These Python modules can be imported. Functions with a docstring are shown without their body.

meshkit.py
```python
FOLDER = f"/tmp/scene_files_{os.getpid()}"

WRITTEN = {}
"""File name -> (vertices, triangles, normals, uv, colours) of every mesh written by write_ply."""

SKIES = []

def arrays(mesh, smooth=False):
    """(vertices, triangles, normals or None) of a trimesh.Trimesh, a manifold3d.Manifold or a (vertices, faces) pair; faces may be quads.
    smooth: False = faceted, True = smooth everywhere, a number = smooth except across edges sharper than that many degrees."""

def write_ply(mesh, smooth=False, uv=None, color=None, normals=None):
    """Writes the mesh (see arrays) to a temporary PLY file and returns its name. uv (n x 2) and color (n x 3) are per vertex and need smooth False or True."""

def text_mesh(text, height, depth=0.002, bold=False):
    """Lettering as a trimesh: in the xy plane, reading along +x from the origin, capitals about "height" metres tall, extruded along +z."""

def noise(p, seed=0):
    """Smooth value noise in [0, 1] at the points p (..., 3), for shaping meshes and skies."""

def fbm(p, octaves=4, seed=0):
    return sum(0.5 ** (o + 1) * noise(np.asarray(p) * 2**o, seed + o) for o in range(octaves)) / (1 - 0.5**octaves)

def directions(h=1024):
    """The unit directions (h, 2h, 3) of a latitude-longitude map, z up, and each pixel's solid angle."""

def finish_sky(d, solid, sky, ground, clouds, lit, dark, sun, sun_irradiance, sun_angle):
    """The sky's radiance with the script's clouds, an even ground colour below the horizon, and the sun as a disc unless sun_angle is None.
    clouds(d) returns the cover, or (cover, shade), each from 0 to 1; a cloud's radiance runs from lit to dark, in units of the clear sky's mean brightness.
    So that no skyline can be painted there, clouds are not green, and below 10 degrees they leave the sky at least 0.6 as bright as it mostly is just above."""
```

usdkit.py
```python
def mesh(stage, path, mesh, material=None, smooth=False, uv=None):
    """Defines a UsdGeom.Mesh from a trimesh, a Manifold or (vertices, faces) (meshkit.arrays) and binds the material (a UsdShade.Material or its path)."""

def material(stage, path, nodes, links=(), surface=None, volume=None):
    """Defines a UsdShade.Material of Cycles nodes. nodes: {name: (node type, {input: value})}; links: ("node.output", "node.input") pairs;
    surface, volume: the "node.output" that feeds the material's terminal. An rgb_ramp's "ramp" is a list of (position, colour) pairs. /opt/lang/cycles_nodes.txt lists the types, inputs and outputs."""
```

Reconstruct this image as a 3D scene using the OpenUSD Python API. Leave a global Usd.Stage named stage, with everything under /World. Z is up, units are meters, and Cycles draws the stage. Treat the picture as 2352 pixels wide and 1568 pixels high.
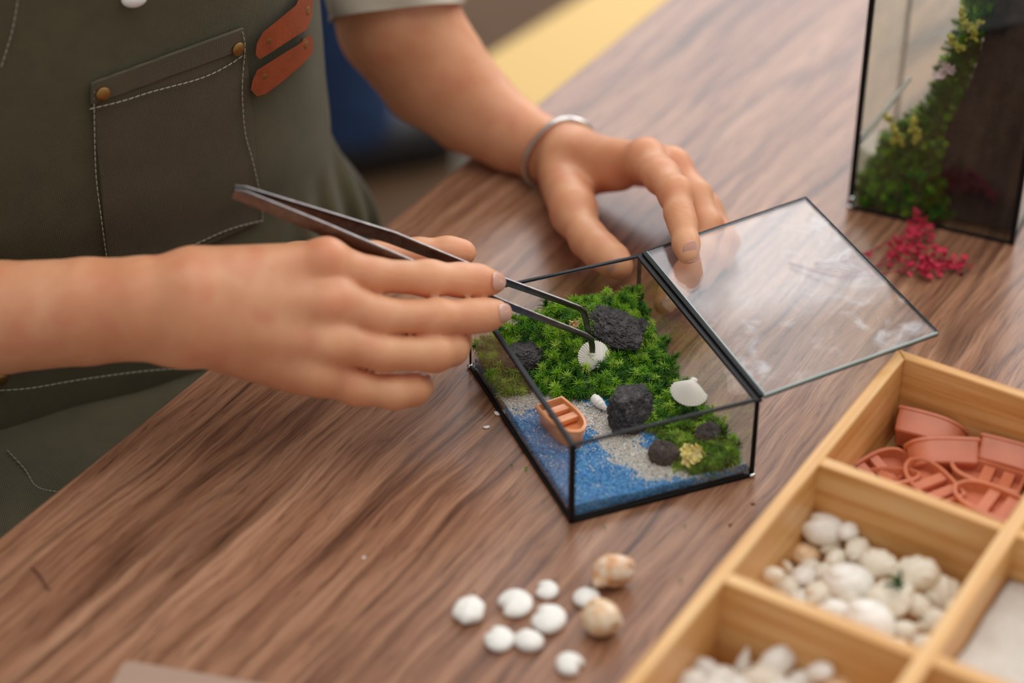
import math, random
import numpy as np, trimesh, manifold3d
from shapely.geometry import Polygon, Point
from shapely.prepared import prep
from scipy.interpolate import RBFInterpolator
from scipy.spatial.transform import Rotation as Rot
import usdkit, meshkit
from pxr import Usd, UsdGeom, UsdLux, UsdShade, Gf, Vt, Sdf

stage = Usd.Stage.CreateInMemory()
UsdGeom.SetStageUpAxis(stage, "Z"); UsdGeom.SetStageMetersPerUnit(stage, 1.0)
UsdGeom.Xform.Define(stage, "/World"); UsdGeom.Scope.Define(stage, "/World/Looks")
pi = math.pi

# ------------------------------------------------------------------ camera, sky, lights, exposure
FPX, EL, YA = 4877.8, math.radians(35.063), math.radians(21.585)
EYE = np.array([-.33305, -.76025, .69448])
FW = np.array([math.sin(YA) * math.cos(EL), math.cos(YA) * math.cos(EL), -math.sin(EL)])
RT = np.array([math.cos(YA), -math.sin(YA), 0.0]); DN = np.cross(FW, RT)
cam = UsdGeom.Camera.Define(stage, "/World/camera")
cam.AddTransformOp().Set(Gf.Matrix4d(*[float(x) for r in (np.r_[RT, 0], np.r_[-DN, 0], np.r_[-FW, 0], np.r_[EYE, 1]) for x in r]))
cam.CreateHorizontalApertureAttr(36.0); cam.CreateVerticalApertureAttr(24.0)
cam.CreateFocalLengthAttr(36.0 * FPX / 2352); cam.CreateFStopAttr(2.8); cam.CreateFocusDistanceAttr(1.158)
cam.CreateClippingRangeAttr((0.05, 100.0)); cam.CreateExposureAttr(0.52)

DOME, WIN = 0.11, 2.15
dome = UsdLux.DomeLight.Define(stage, "/World/sky"); dome.CreateIntensityAttr(DOME); dome.CreateColorAttr(Gf.Vec3f(1.0, .985, .97))
def window_light(name, pos, target, w, h, power, col):
    L = UsdLux.RectLight.Define(stage, "/World/" + name)
    L.CreateWidthAttr(w); L.CreateHeightAttr(h); L.CreateIntensityAttr(power); L.CreateColorAttr(Gf.Vec3f(*col))
    z = np.array(pos, float) - np.array(target, float); z /= np.linalg.norm(z)
    x = np.cross([0, 0, 1.0], z); x /= np.linalg.norm(x); y = np.cross(z, x)
    L.AddTransformOp().Set(Gf.Matrix4d(*[float(a) for r in (np.r_[x, 0], np.r_[y, 0], np.r_[z, 0], np.r_[pos, 1]) for a in r]))
window_light("window_light_far", (1.7, 3.6, 1.95), (.15, .2, 0), 6.0, 2.2, WIN, (.94, .96, 1.0))
window_light("window_light_side", (2.9, .7, 1.9), (.1, .1, 0), 2.2, 1.6, WIN * 1.1, (1.0, .98, .96))
window_light("ceiling_light", (.25, -.05, 2.1), (.25, -.049, 0), 2.2, 2.0, 1.45, (1.0, .975, .94))  # unseen overhead panel, added for soft fill from above

# ------------------------------------------------------------------ helpers
def at(px, py, d): return EYE + (FW + RT * (px - 1176) / FPX + DN * (py - 784) / FPX) * d
def ray(px, py): return FW + RT * (px - 1176) / FPX + DN * (py - 784) / FPX
def atz(px, py, z=0.0):
    r = ray(px, py); return EYE + r * ((z - EYE[2]) / r[2])
def sstep(a, b, x):
    t = np.clip((np.asarray(x, float) - a) / (b - a), 0, 1); return t * t * (3 - 2 * t)

used = {}
def numbered(parent, name):
    k = (parent, name); n = used.get(k, 0); used[k] = n + 1
    return parent + "/" + (name if n == 0 else "%s_%03d" % (name, n))
INV = {}
def mat4(loc=(0, 0, 0), rot=None, s=1.0):
    M = np.eye(4); M[:3, :3] = (np.eye(3) if rot is None else np.asarray(rot)) * s; M[:3, 3] = loc; return M
def gf(M): return Gf.Matrix4d(*[float(x) for x in np.asarray(M).T.ravel()])
def tag(p, label=None, cat=None, group=None, kind=None):
    for k, v in (("label", label), ("category", cat), ("group", group), ("kind", kind)):
        if v: p.SetCustomDataByKey(k, v)
    return p
def thing(name, label, cat, loc=(0, 0, 0), rot=None, s=1.0, group=None, kind=None):
    path = numbered("/World", name); x = UsdGeom.Xform.Define(stage, path)
    M = mat4(loc, rot, s); x.AddTransformOp().Set(gf(M)); INV[path] = np.linalg.inv(M)
    return tag(x.GetPrim(), label, cat, group, kind)
def obj(name, m, mat, parent, smooth=30, world=False, label=None, kind=None):
    """one mesh under the thing or part; world=True: vertices are in world space"""
    pp = parent if isinstance(parent, str) else str(parent.GetPath())
    path = numbered(pp, name)
    root = "/".join(pp.split("/")[:3])
    v, f, n = meshkit.arrays(m, smooth)
    if world and root in INV:
        I = INV[root]; v = v @ I[:3, :3].T + I[:3, 3]
        if n is not None:
            n = n @ I[:3, :3].T; n /= np.maximum(np.linalg.norm(n, axis=1, keepdims=True), 1e-12)
    g = UsdGeom.Mesh.Define(stage, path)
    g.CreatePointsAttr(Vt.Vec3fArray.FromNumpy(v.astype(np.float32)))
    g.CreateFaceVertexCountsAttr(Vt.IntArray.FromNumpy(np.full(len(f), 3, np.int32)))
    g.CreateFaceVertexIndicesAttr(Vt.IntArray.FromNumpy(f.astype(np.int32).ravel()))
    g.CreateSubdivisionSchemeAttr("none")
    if n is not None:
        g.CreateNormalsAttr(Vt.Vec3fArray.FromNumpy(n.astype(np.float32))); g.SetNormalsInterpolation("vertex")
    UsdShade.MaterialBindingAPI.Apply(g.GetPrim()).Bind(mat)
    return tag(g.GetPrim(), label, None, None, kind)
def single(name, m, mat, label, cat, base, smooth=30, group=None, kind=None, part=None):
    """a thing whose world-space mesh is its one part"""
    t = thing(name, label, cat, base, group=group, kind=kind)
    obj(part or name, m, mat, t, smooth, world=True); return t
def dup(src, label, loc, rot=None, s=1.0, group=None):
    d = src.GetCustomData()
    r = thing(src.GetName().rstrip("0123456789").rstrip("_"), label, d["category"], loc, rot, s, group or d.get("group"))
    r.GetReferences().AddInternalReference(src.GetPath()); r.SetInstanceable(True)
    return r
def struct(name, m, mat, smooth=False):
    p = obj(name, m, mat, "/World", smooth); p.SetCustomDataByKey("kind", "structure"); return p
def instancer(name, parent, protos, pos, quats, scales, idx):
    """protos: list of (mesh, material, smooth); one PointInstancer as a part"""
    pp = str(parent.GetPath()); path = numbered(pp, name)
    pin = UsdGeom.PointInstancer.Define(stage, path)
    tg = [obj("shape", m, mat, path, sm).GetPath() for m, mat, sm in protos]
    pin.CreatePrototypesRel().SetTargets(tg)
    I = INV[pp]; pos = np.asarray(pos) @ I[:3, :3].T + I[:3, 3]
    pin.CreatePositionsAttr(Vt.Vec3fArray.FromNumpy(pos.astype(np.float32)))
    q = np.asarray(quats, float)
    pin.CreateOrientationsAttr(Vt.QuathArray([Gf.Quath(float(a[3]), float(a[0]), float(a[1]), float(a[2])) for a in q]))
    s = np.asarray(scales, float); s = np.repeat(s[:, None], 3, 1) if s.ndim == 1 else s
    pin.CreateScalesAttr(Vt.Vec3fArray.FromNumpy(s.astype(np.float32)))
    pin.CreateProtoIndicesAttr(Vt.IntArray.FromNumpy(np.asarray(idx, np.int32)))
    tag(pin.GetPrim(), kind="stuff"); return pin

def cat(ms): return trimesh.util.concatenate([trimesh.Trimesh(*meshkit.arrays(m)[:2], process=False) for m in ms])
def man(m): 
    v, f, _ = meshkit.arrays(m); return trimesh.Trimesh(v, f, process=False)
def bevel_box(sx, sy, sz, r=.0008, seg=2):
    b = min(sx, sy, sz) * .45; r = min(r, b)
    pts = []
    for a in (-1, 1):
        for c in (-1, 1):
            for d in (-1, 1):
                o = np.array([a * (sx / 2 - r), c * (sy / 2 - r), d * (sz / 2 - r)])
                pts += [o + r * np.array([a * i, c * j, d * k]) / math.sqrt(i * i + j * j + k * k) for i, j, k in ((1, 0, 0), (0, 1, 0), (0, 0, 1), (1, 1, 0), (1, 0, 1), (0, 1, 1), (1, 1, 1))]
    return man(manifold3d.Manifold.hull_points(np.array(pts)))
def box_at(lo, hi, r=.0006):
    lo, hi = np.array(lo, float), np.array(hi, float); m = bevel_box(*(hi - lo), r=r); m.apply_translation((lo + hi) / 2); return m
def grid_faces(n, m, wrap=False):
    i, j = np.meshgrid(np.arange(n - 1), np.arange(m if wrap else m - 1), indexing="ij"); j2 = (j + 1) % m
    q = np.stack([i * m + j, (i + 1) * m + j, (i + 1) * m + j2, i * m + j2], -1).reshape(-1, 4)
    return np.vstack([q[:, [0, 1, 2]], q[:, [0, 2, 3]]])
def grid_normals(P):
    a = np.gradient(P, axis=0); b = np.gradient(P, axis=1); n = np.cross(a, b)
    return n / np.maximum(np.linalg.norm(n, axis=2, keepdims=True), 1e-12)
def grid_solid(P, t):
    """closed slab of thickness t (or per point) below the surface P along -normal"""
    n, m = P.shape[:2]; N = grid_normals(P); Q = P - N * (np.asarray(t)[..., None] if np.ndim(t) else t)
    f = grid_faces(n, m); k = n * m
    fs = [f, f[:, ::-1] + k]
    ring = np.r_[np.arange(m), np.arange(1, n) * m + m - 1, (n - 1) * m + np.arange(m - 2, -1, -1), np.arange(n - 2, 0, -1) * m]
    r2 = np.roll(ring, -1)
    fs += [np.c_[ring, r2, r2 + k], np.c_[ring, r2 + k, ring + k]]
    t_ = trimesh.Trimesh(np.vstack([P.reshape(-1, 3), Q.reshape(-1, 3)]), np.vstack(fs), process=False)
    if t_.volume < 0: t_.invert()
    return t_
def sweep(path, radii, sides=10, up=None, prof=None, cap=True):
    """tube or profile swept along path; prof: (k,2) outline scaled by radii"""
    P = np.asarray(path, float); n = len(P); R = np.broadcast_to(np.asarray(radii, float), (n,)) if np.ndim(radii) < 2 else np.asarray(radii)
    T = np.gradient(P, axis=0); T /= np.linalg.norm(T, axis=1, keepdims=True) + 1e-12
    if prof is None:
        a = np.arange(sides) * 2 * pi / sides; prof = np.c_[np.cos(a), np.sin(a)]
    prof = np.asarray(prof, float); k = len(prof)
    u = np.array(up if up is not None else ([0, 0, 1.0] if abs(T[0, 2]) < .9 else [1.0, 0, 0]), float)
    V = []
    for i in range(n):
        if up is not None: u = np.array(up, float)
        s = np.cross(T[i], u); s /= np.linalg.norm(s) + 1e-12; w = np.cross(s, T[i]); u = w
        r = R[i] if R.ndim == 2 else (R[i], R[i])
        V.append(P[i] + prof[:, :1] * r[0] * s + prof[:, 1:] * r[1] * w)
    V = np.array(V).reshape(-1, 3); f = grid_faces(n, k, True)
    fs = [f]
    if cap:
        V = np.vstack([V, P[0], P[-1]]); c = n * k; j = np.arange(k); j2 = (j + 1) % k
        fs += [np.c_[np.full(k, c), j, j2], np.c_[np.full(k, c + 1), (n - 1) * k + j2, (n - 1) * k + j]]
    m = trimesh.Trimesh(V, np.vstack(fs), process=False)
    if m.volume < 0: m.invert()
    return m
def catmull(pts, n):
    P = np.asarray(pts, float); k = len(P); t = np.linspace(0, k - 1, n); i = np.clip(t.astype(int), 0, k - 2); f = (t - i)[:, None]
    g = lambda j: P[np.clip(j, 0, k - 1)]
    a, b, c, d = g(i - 1), g(i), g(i + 1), g(i + 2)
    return .5 * (2 * b + (c - a) * f + (2 * a - 5 * b + 4 * c - d) * f ** 2 + (3 * b - a - 3 * c + d) * f ** 3)
def frame(x=None, z=None):
    """rotation matrix with given z (and x hint)"""
    z = np.array(z, float); z /= np.linalg.norm(z); x = np.array(x if x is not None else [1, 0, 0], float)
    x = x - z * (x @ z); x /= np.linalg.norm(x); return np.c_[x, np.cross(z, x), z]
def rotz(a): c, s = math.cos(a), math.sin(a); return np.array([[c, -s, 0], [s, c, 0], [0, 0, 1.0]])
def eul(x, y, z): return Rot.from_euler("xyz", [x, y, z], degrees=True).as_matrix()

# ---- implicit bodies: surface nets over a sparsely evaluated distance field
def capd(p, a, b, ra, rb):
    a, b = np.asarray(a), np.asarray(b); ab = b - a; t = np.clip(((p - a) @ ab) / max(ab @ ab, 1e-12), 0, 1)
    return np.linalg.norm(p - a - t[:, None] * ab, axis=1) - (ra + (rb - ra) * t)
def elld(p, c, r, R=None):
    q = p - np.asarray(c); q = q if R is None else q @ R; r = np.asarray(r); k = np.linalg.norm(q / r, axis=1); k2 = np.linalg.norm(q / r ** 2, axis=1)
    return k * (k - 1) / np.maximum(k2, 1e-9)
def smin(a, b, k):
    h = np.maximum(k - np.abs(a - b), 0) / k; return np.minimum(a, b) - h * h * k * .25
def chain(p, pts, k):
    d = None
    for (a, ra), (b, rb) in zip(pts[:-1], pts[1:]):
        e = capd(p, a, b, ra, rb); d = e if d is None else smin(d, e, k)
    return d
def surface_net(fn, lo, hi, h):
    lo, hi = np.asarray(lo, float), np.asarray(hi, float); B = 8
    nb = np.ceil((hi - lo) / (h * B)).astype(int) + 1; n = nb * B
    bi = np.stack(np.meshgrid(*[np.arange(x) for x in nb], indexing="ij"), -1).reshape(-1, 3)
    dc = fn(lo + (bi * B + (B - 1) / 2) * h)
    V = np.repeat(np.repeat(np.repeat(dc.reshape(nb), B, 0), B, 1), B, 2).astype(np.float32)
    act = bi[np.abs(dc) < B * h * 1.35]
    off = np.stack(np.meshgrid(*[np.arange(B)] * 3, indexing="ij"), -1).reshape(-1, 3)
    for c in range(0, len(act), 400):
        ii = (act[c:c + 400, None] * B + off[None]).reshape(-1, 3); V[ii[:, 0], ii[:, 1], ii[:, 2]] = fn(lo + ii * h)
    S = V < 0
    mn = S[:-1, :-1, :-1].astype(np.int8)
    for dx, dy, dz in list(np.ndindex(2, 2, 2))[1:]: mn = mn + S[dx:n[0] - 1 + dx, dy:n[1] - 1 + dy, dz:n[2] - 1 + dz]
    cell = np.argwhere((mn > 0) & (mn < 8)); idx = np.full(n - 1, -1, np.int64); idx[tuple(cell.T)] = np.arange(len(cell))
    acc = np.zeros((len(cell), 3)); cnt = np.zeros(len(cell))
    corners = list(np.ndindex(2, 2, 2))
    for a in corners:
        for ax in range(3):
            if a[ax]: continue
            b = list(a); b[ax] = 1
            va = V[cell[:, 0] + a[0], cell[:, 1] + a[1], cell[:, 2] + a[2]]; vb = V[cell[:, 0] + b[0], cell[:, 1] + b[1], cell[:, 2] + b[2]]
            m = (va < 0) != (vb < 0); t = np.where(m, va / np.where(m, va - vb, 1), 0)
            p = np.array(a)[None] + np.zeros((len(cell), 1)); p[:, ax] += t; acc[m] += p[m]; cnt[m] += 1
    verts = lo + (cell + acc / cnt[:, None]) * h
    quads = []
    for ax in range(3):
        o1, o2 = [x for x in range(3) if x != ax]
        sl0 = [slice(1, None)] * 3; sl1 = [slice(1, None)] * 3; sl0[ax] = slice(0, -1); sl1[ax] = slice(1, None)
        A, Bq = S[tuple(sl0)], S[tuple(sl1)]
        e = np.argwhere(A != Bq); flip = A[tuple(e.T)]
        base = e + 1; base[:, ax] -= 1
        ok = np.all(base <= np.array(n) - 2, axis=1); base, flip = base[ok], flip[ok]
        c = []
        for d1, d2 in ((0, 0), (1, 0), (1, 1), (0, 1)):
            q = base.copy(); q[:, o1] -= d1; q[:, o2] -= d2; c.append(idx[q[:, 0], q[:, 1], q[:, 2]])
        q = np.stack(c, 1); fl = flip if ax != 1 else ~flip
        quads.append(np.where(fl[:, None], q[:, ::-1], q)[np.all(q >= 0, 1)])
    q = np.vstack(quads)
    m = trimesh.Trimesh(verts, np.vstack([q[:, [0, 1, 2]], q[:, [0, 2, 3]]]), process=False)
    if m.volume < 0: m.invert()
    return m

# ------------------------------------------------------------------ materials
def srgb(r, g, b): return tuple(((c / 255) / 12.92 if c / 255 < .04045 else ((c / 255 + .055) / 1.055) ** 2.4) for c in (r, g, b))
def mtl(name, nodes, links=(), surface="p.BSDF"): return usdkit.material(stage, "/World/Looks/" + name, nodes, links, surface=surface)
def plain(name, col, rough=.5, **k): return mtl(name, {"p": ("principled_bsdf", {"base_color": col, "roughness": rough, **k})})
def mottled(name, c1, c2, scale, rough=.5, bump=0.0, bscale=None, detail=4, obj_space=True, dist=.001, **k):
    nodes = {"t": ("texture_coordinate", {}), "n": ("noise_texture", {"scale": scale, "detail": detail, "roughness": .6}), "r": ("rgb_ramp", {"ramp": [(.3, c1), (.7, c2)]}), "p": ("principled_bsdf", {"roughness": rough, **k})}
    src = "t.object" if obj_space else "g.position"
    if not obj_space: nodes["g"] = ("geometry", {})
    links = [(src, "n.vector"), ("n.fac", "r.fac"), ("r.color", "p.base_color")]
    if bump:
        nodes["n2"] = ("noise_texture", {"scale": bscale or scale * 4, "detail": 4}); nodes["b"] = ("bump", {"strength": bump, "distance": dist})
        links += [(src, "n2.vector"), ("n2.fac", "b.height"), ("b.normal", "p.normal")]
    return mtl(name, nodes, links)

def grain(name, dark, mid, light, ang, along, across, rough, pores=.5, bump=.15, wob=.006, spec=.5, broad=None):
    """wood: grain along x after turning world or object space by -ang about z"""
    nodes = {"t": ("texture_coordinate", {}), "rot": ("vector_rotate", {"rotate_type": "z_axis", "angle": -ang}),
             "m0": ("mapping", {"scale": (along * .35, across * .12, across * .12)}), "w": ("noise_texture", {"scale": 1.0, "detail": 2}),
             "wc": ("vector_math", {"math_type": "subtract", "vector2": (.5, .5, .5)}), "ws": ("vector_math", {"math_type": "multiply", "vector2": (0, wob, wob)}),
             "add": ("vector_math", {"math_type": "add"}),
             "m1": ("mapping", {"scale": (along, across, across)}), "n1": ("noise_texture", {"scale": 1.0, "detail": 5, "roughness": .62, "distortion": .25}),
             "m2": ("mapping", {"scale": (along * 5, across * 6, across * 6)}), "n2": ("noise_texture", {"scale": 1.0, "detail": 3, "roughness": .7}),
             "m3": ("mapping", {"scale": (along * .3, across * .16, across * .16)}), "n3": ("noise_texture", {"scale": 1.0, "detail": 2}),
             "mul": ("math", {"math_type": "multiply_add", "value2": broad or .35, "value3": -.5 * (broad or .35)}),
             "sum": ("math", {"math_type": "add"}), "r": ("rgb_ramp", {"ramp": [(.33, dark), (.47, mid), (.62, light)]}),
             "pr": ("rgb_ramp", {"ramp": [(.30, (1 - pores,) * 3), (.50, (1, 1, 1))]}), "mx": ("mix", {"mix_type": "multiply", "fac": 1.0}),
             "b": ("bump", {"strength": bump, "distance": .0004}), "p": ("principled_bsdf", {"roughness": rough, "specular_ior_level": spec})}
    links = [("t.object", "rot.vector"), ("rot.vector", "m0.vector"), ("m0.vector", "w.vector"), ("w.color", "wc.vector1"), ("wc.vector", "ws.vector1"), ("rot.vector", "add.vector1"), ("ws.vector", "add.vector2"),
             ("add.vector", "m1.vector"), ("m1.vector", "n1.vector"), ("add.vector", "m2.vector"), ("m2.vector", "n2.vector"), ("add.vector", "m3.vector"), ("m3.vector", "n3.vector"),
             ("n3.fac", "mul.value1"), ("n1.fac", "sum.value1"), ("mul.value", "sum.value2"), ("sum.value", "r.fac"), ("n2.fac", "pr.fac"), ("r.color", "mx.color1"), ("pr.color", "mx.color2"), ("mx.color", "p.base_color"),
             ("n2.fac", "b.height"), ("b.normal", "p.normal")]
    return mtl(name, nodes, links)

TA = math.radians(37.1)
def walnut_mat():
    """streaked walnut print: broad figure, long soft streaks, fine wavy pores and a few thin dark vessel lines, grain along the table edge"""
    nodes = {"t": ("texture_coordinate", {}), "rot": ("vector_rotate", {"rotate_type": "z_axis", "angle": -TA}),
             "m0": ("mapping", {"scale": (9, 22, 22)}), "w": ("noise_texture", {"scale": 1.0, "detail": 3}), "wc": ("vector_math", {"math_type": "subtract", "vector2": (.5, .5, .5)}), "ws": ("vector_math", {"math_type": "multiply", "vector2": (0, .016, 0)}), "add": ("vector_math", {"math_type": "add"}),
             "m1": ("mapping", {"scale": (6, 150, 150)}), "n1": ("noise_texture", {"scale": 1.0, "detail": 6, "roughness": .66, "distortion": .3}),
             "m2": ("mapping", {"scale": (30, 480, 480)}), "n2": ("noise_texture", {"scale": 1.0, "detail": 4, "roughness": .7, "distortion": .5}),
             "m3": ("mapping", {"scale": (1.6, 14, 14)}), "n3": ("noise_texture", {"scale": 1.0, "detail": 2}),
             "m4": ("mapping", {"scale": (1.1, 17, 17), "location": (3.1, .4, 0)}), "n4": ("noise_texture", {"scale": 1.0, "detail": 1.5}),
             "mul": ("math", {"math_type": "multiply_add", "value2": .26, "value3": -.13}), "sum": ("math", {"math_type": "add"}),
             "r": ("rgb_ramp", {"ramp": [(.26, srgb(88, 57, 41)), (.40, srgb(128, 88, 66)), (.52, srgb(152, 110, 84)), (.70, srgb(176, 134, 106))]}),
             "pr": ("rgb_ramp", {"ramp": [(.32, (.46, .42, .40)), (.47, (.93, .92, .92)), (.66, (1.08, 1.07, 1.06))]}), "mx": ("mix", {"mix_type": "multiply", "fac": 1.0}),
             "lr": ("rgb_ramp", {"ramp": [(.484, (1, 1, 1)), (.496, (.50, .47, .47)), (.502, (.50, .47, .47)), (.512, (1, 1, 1))]}), "mx2": ("mix", {"mix_type": "multiply", "fac": .85}),
             "b": ("bump", {"strength": .35, "distance": .0004}), "p": ("principled_bsdf", {"roughness": .27, "specular_ior_level": .5})}
    links = [("t.object", "rot.vector"), ("rot.vector", "m0.vector"), ("m0.vector", "w.vector"), ("w.color", "wc.vector1"), ("wc.vector", "ws.vector1"), ("rot.vector", "add.vector1"), ("ws.vector", "add.vector2")]
    for k in "1234": links += [("add.vector", "m%s.vector" % k), ("m%s.vector" % k, "n%s.vector" % k)]
    links += [("n3.fac", "mul.value1"), ("n1.fac", "sum.value1"), ("mul.value", "sum.value2"), ("sum.value", "r.fac"), ("n2.fac", "pr.fac"), ("r.color", "mx.color1"), ("pr.color", "mx.color2"), ("n4.fac", "lr.fac"), ("mx.color", "mx2.color1"), ("lr.color", "mx2.color2"), ("mx2.color", "p.base_color"), ("n2.fac", "b.height"), ("b.normal", "p.normal")]
    return mtl("walnut_laminate", nodes, links)
walnut = walnut_mat()
bam_x = grain("bamboo_lengthwise", srgb(192, 132, 70), srgb(212, 160, 96), srgb(226, 184, 126), 0, 5, 140, .38, pores=.12, bump=.08, wob=.004)
bam_y = grain("bamboo_crosswise", srgb(192, 132, 70), srgb(212, 160, 96), srgb(226, 184, 126), pi / 2, 5, 140, .38, pores=.12, bump=.08, wob=.004)
floor_m = mottled("brown_floor", srgb(84, 62, 44), srgb(100, 76, 55), 3, .7, specular_ior_level=.2)
def glass_mat(name, tint, smudge=0.0):
    nodes = {"tr": ("transparent_bsdf", {"color": tint}), "gl": ("glossy_bsdf", {"color": (1, 1, 1), "roughness": .012}), "lw": ("layer_weight", {"blend": .5}), "p5": ("math", {"math_type": "power", "value2": 5.0}), "fr": ("math", {"math_type": "multiply_add", "value2": .96, "value3": .04}), "mx": ("mix_closure", {})}
    links = [("lw.facing", "p5.value1"), ("p5.value", "fr.value1"), ("fr.value", "mx.fac"), ("tr.BSDF", "mx.closure1"), ("gl.BSDF", "mx.closure2")]
    out = "mx.closure"
    if smudge:
        nodes.update({"t": ("texture_coordinate", {}), "n": ("noise_texture", {"scale": 55, "detail": 5, "roughness": .62, "distortion": .9}), "r": ("rgb_ramp", {"ramp": [(.52, (0, 0, 0)), (.60, (.25, .25, .25)), (.72, (1, 1, 1))]}),
                      "nl": ("noise_texture", {"scale": 13, "detail": 1}), "rl": ("rgb_ramp", {"ramp": [(.38, (.06, .06, .06)), (.62, (1, 1, 1))]}), "mm": ("math", {"math_type": "multiply"}), "ms": ("math", {"math_type": "multiply_add", "value2": smudge, "value3": .035}),
                      "v": ("voronoi_texture", {"scale": 420, "feature": "f1"}), "vr": ("rgb_ramp", {"ramp": [(.0, (.5, .5, .5)), (.09, (0, 0, 0))]}), "vm": ("math", {"math_type": "add", "use_clamp": True}),
                      "df": ("diffuse_bsdf", {"color": (.86, .88, .95)}), "m2": ("mix_closure", {})})
        links += [("t.object", "n.vector"), ("t.object", "nl.vector"), ("t.object", "v.vector"), ("n.fac", "r.fac"), ("nl.fac", "rl.fac"), ("r.color", "mm.value1"), ("rl.color", "mm.value2"), ("mm.value", "ms.value1"),
                  ("v.distance", "vr.fac"), ("ms.value", "vm.value1"), ("vr.color", "vm.value2"), ("vm.value", "m2.fac"), (out, "m2.closure1"), ("df.BSDF", "m2.closure2")]
        out = "m2.closure"
    return mtl(name, nodes, links, surface=out)
glass = glass_mat("clear_glass", (.965, .975, .965))
glass_t = glass_mat("dim_glass", (.93, .94, .91))
glass_lid = glass_mat("smudged_glass", (.965, .975, .97), .30)
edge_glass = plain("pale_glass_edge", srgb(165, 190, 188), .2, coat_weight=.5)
came = mtl("black_metal_tape", {"t": ("texture_coordinate", {}), "n": ("noise_texture", {"scale": 900, "detail": 3}), "b": ("bump", {"strength": .35, "distance": .0004}), "p": ("principled_bsdf", {"base_color": (.006, .006, .007), "roughness": .42, "specular_ior_level": .18})}, [("t.object", "n.vector"), ("n.fac", "b.height"), ("b.normal", "p.normal")])
glint_m = plain("painted_glint_white", srgb(228, 236, 238), .15)  # plain white that paints the glint on the tall terrarium's glass
solder = plain("solder", (.75, .78, .8), .15, metallic=1.0)
stone_m = mtl("lava_stone", {"t": ("texture_coordinate", {}), "n": ("noise_texture", {"scale": 260, "detail": 6, "roughness": .65}), "r": ("rgb_ramp", {"ramp": [(.3, srgb(44, 42, 44)), (.55, srgb(78, 75, 76)), (.75, srgb(118, 114, 114))]}),
    "v": ("voronoi_texture", {"scale": 900, "feature": "f1"}), "vr": ("rgb_ramp", {"ramp": [(.1, (.12, .12, .12)), (.34, (1, 1, 1))]}), "mx": ("mix", {"mix_type": "multiply", "fac": .75}), "n2": ("noise_texture", {"scale": 700, "detail": 6, "roughness": .7}), "ad": ("math", {"math_type": "multiply"}),
    "b": ("bump", {"strength": .8, "distance": .0009}), "p": ("principled_bsdf", {"roughness": .85, "specular_ior_level": .35})},
    [("t.object", "n.vector"), ("n.fac", "r.fac"), ("t.object", "v.vector"), ("v.distance", "vr.fac"), ("r.color", "mx.color1"), ("vr.color", "mx.color2"), ("mx.color", "p.base_color"), ("t.object", "n2.vector"), ("n2.fac", "ad.value1"), ("vr.color", "ad.value2"), ("ad.value", "b.height"), ("b.normal", "p.normal")])
def leaf_mat(name, a, b, c):
    return mtl(name, {"g": ("geometry", {}), "o": ("object_info", {}), "ad": ("math", {"math_type": "add"}), "fr": ("math", {"math_type": "fraction"}), "r": ("rgb_ramp", {"ramp": [(0, a), (.55, b), (1, c)]}), "p": ("principled_bsdf", {"roughness": .42, "specular_ior_level": .4}), "tl": ("translucent_bsdf", {}), "mx": ("mix_closure", {"fac": .35})},
               [("g.random_per_island", "ad.value1"), ("o.random", "ad.value2"), ("ad.value", "fr.value1"), ("fr.value", "r.fac"), ("r.color", "p.base_color"), ("r.color", "tl.color"), ("p.BSDF", "mx.closure1"), ("tl.BSDF", "mx.closure2")], surface="mx.closure")
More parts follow.
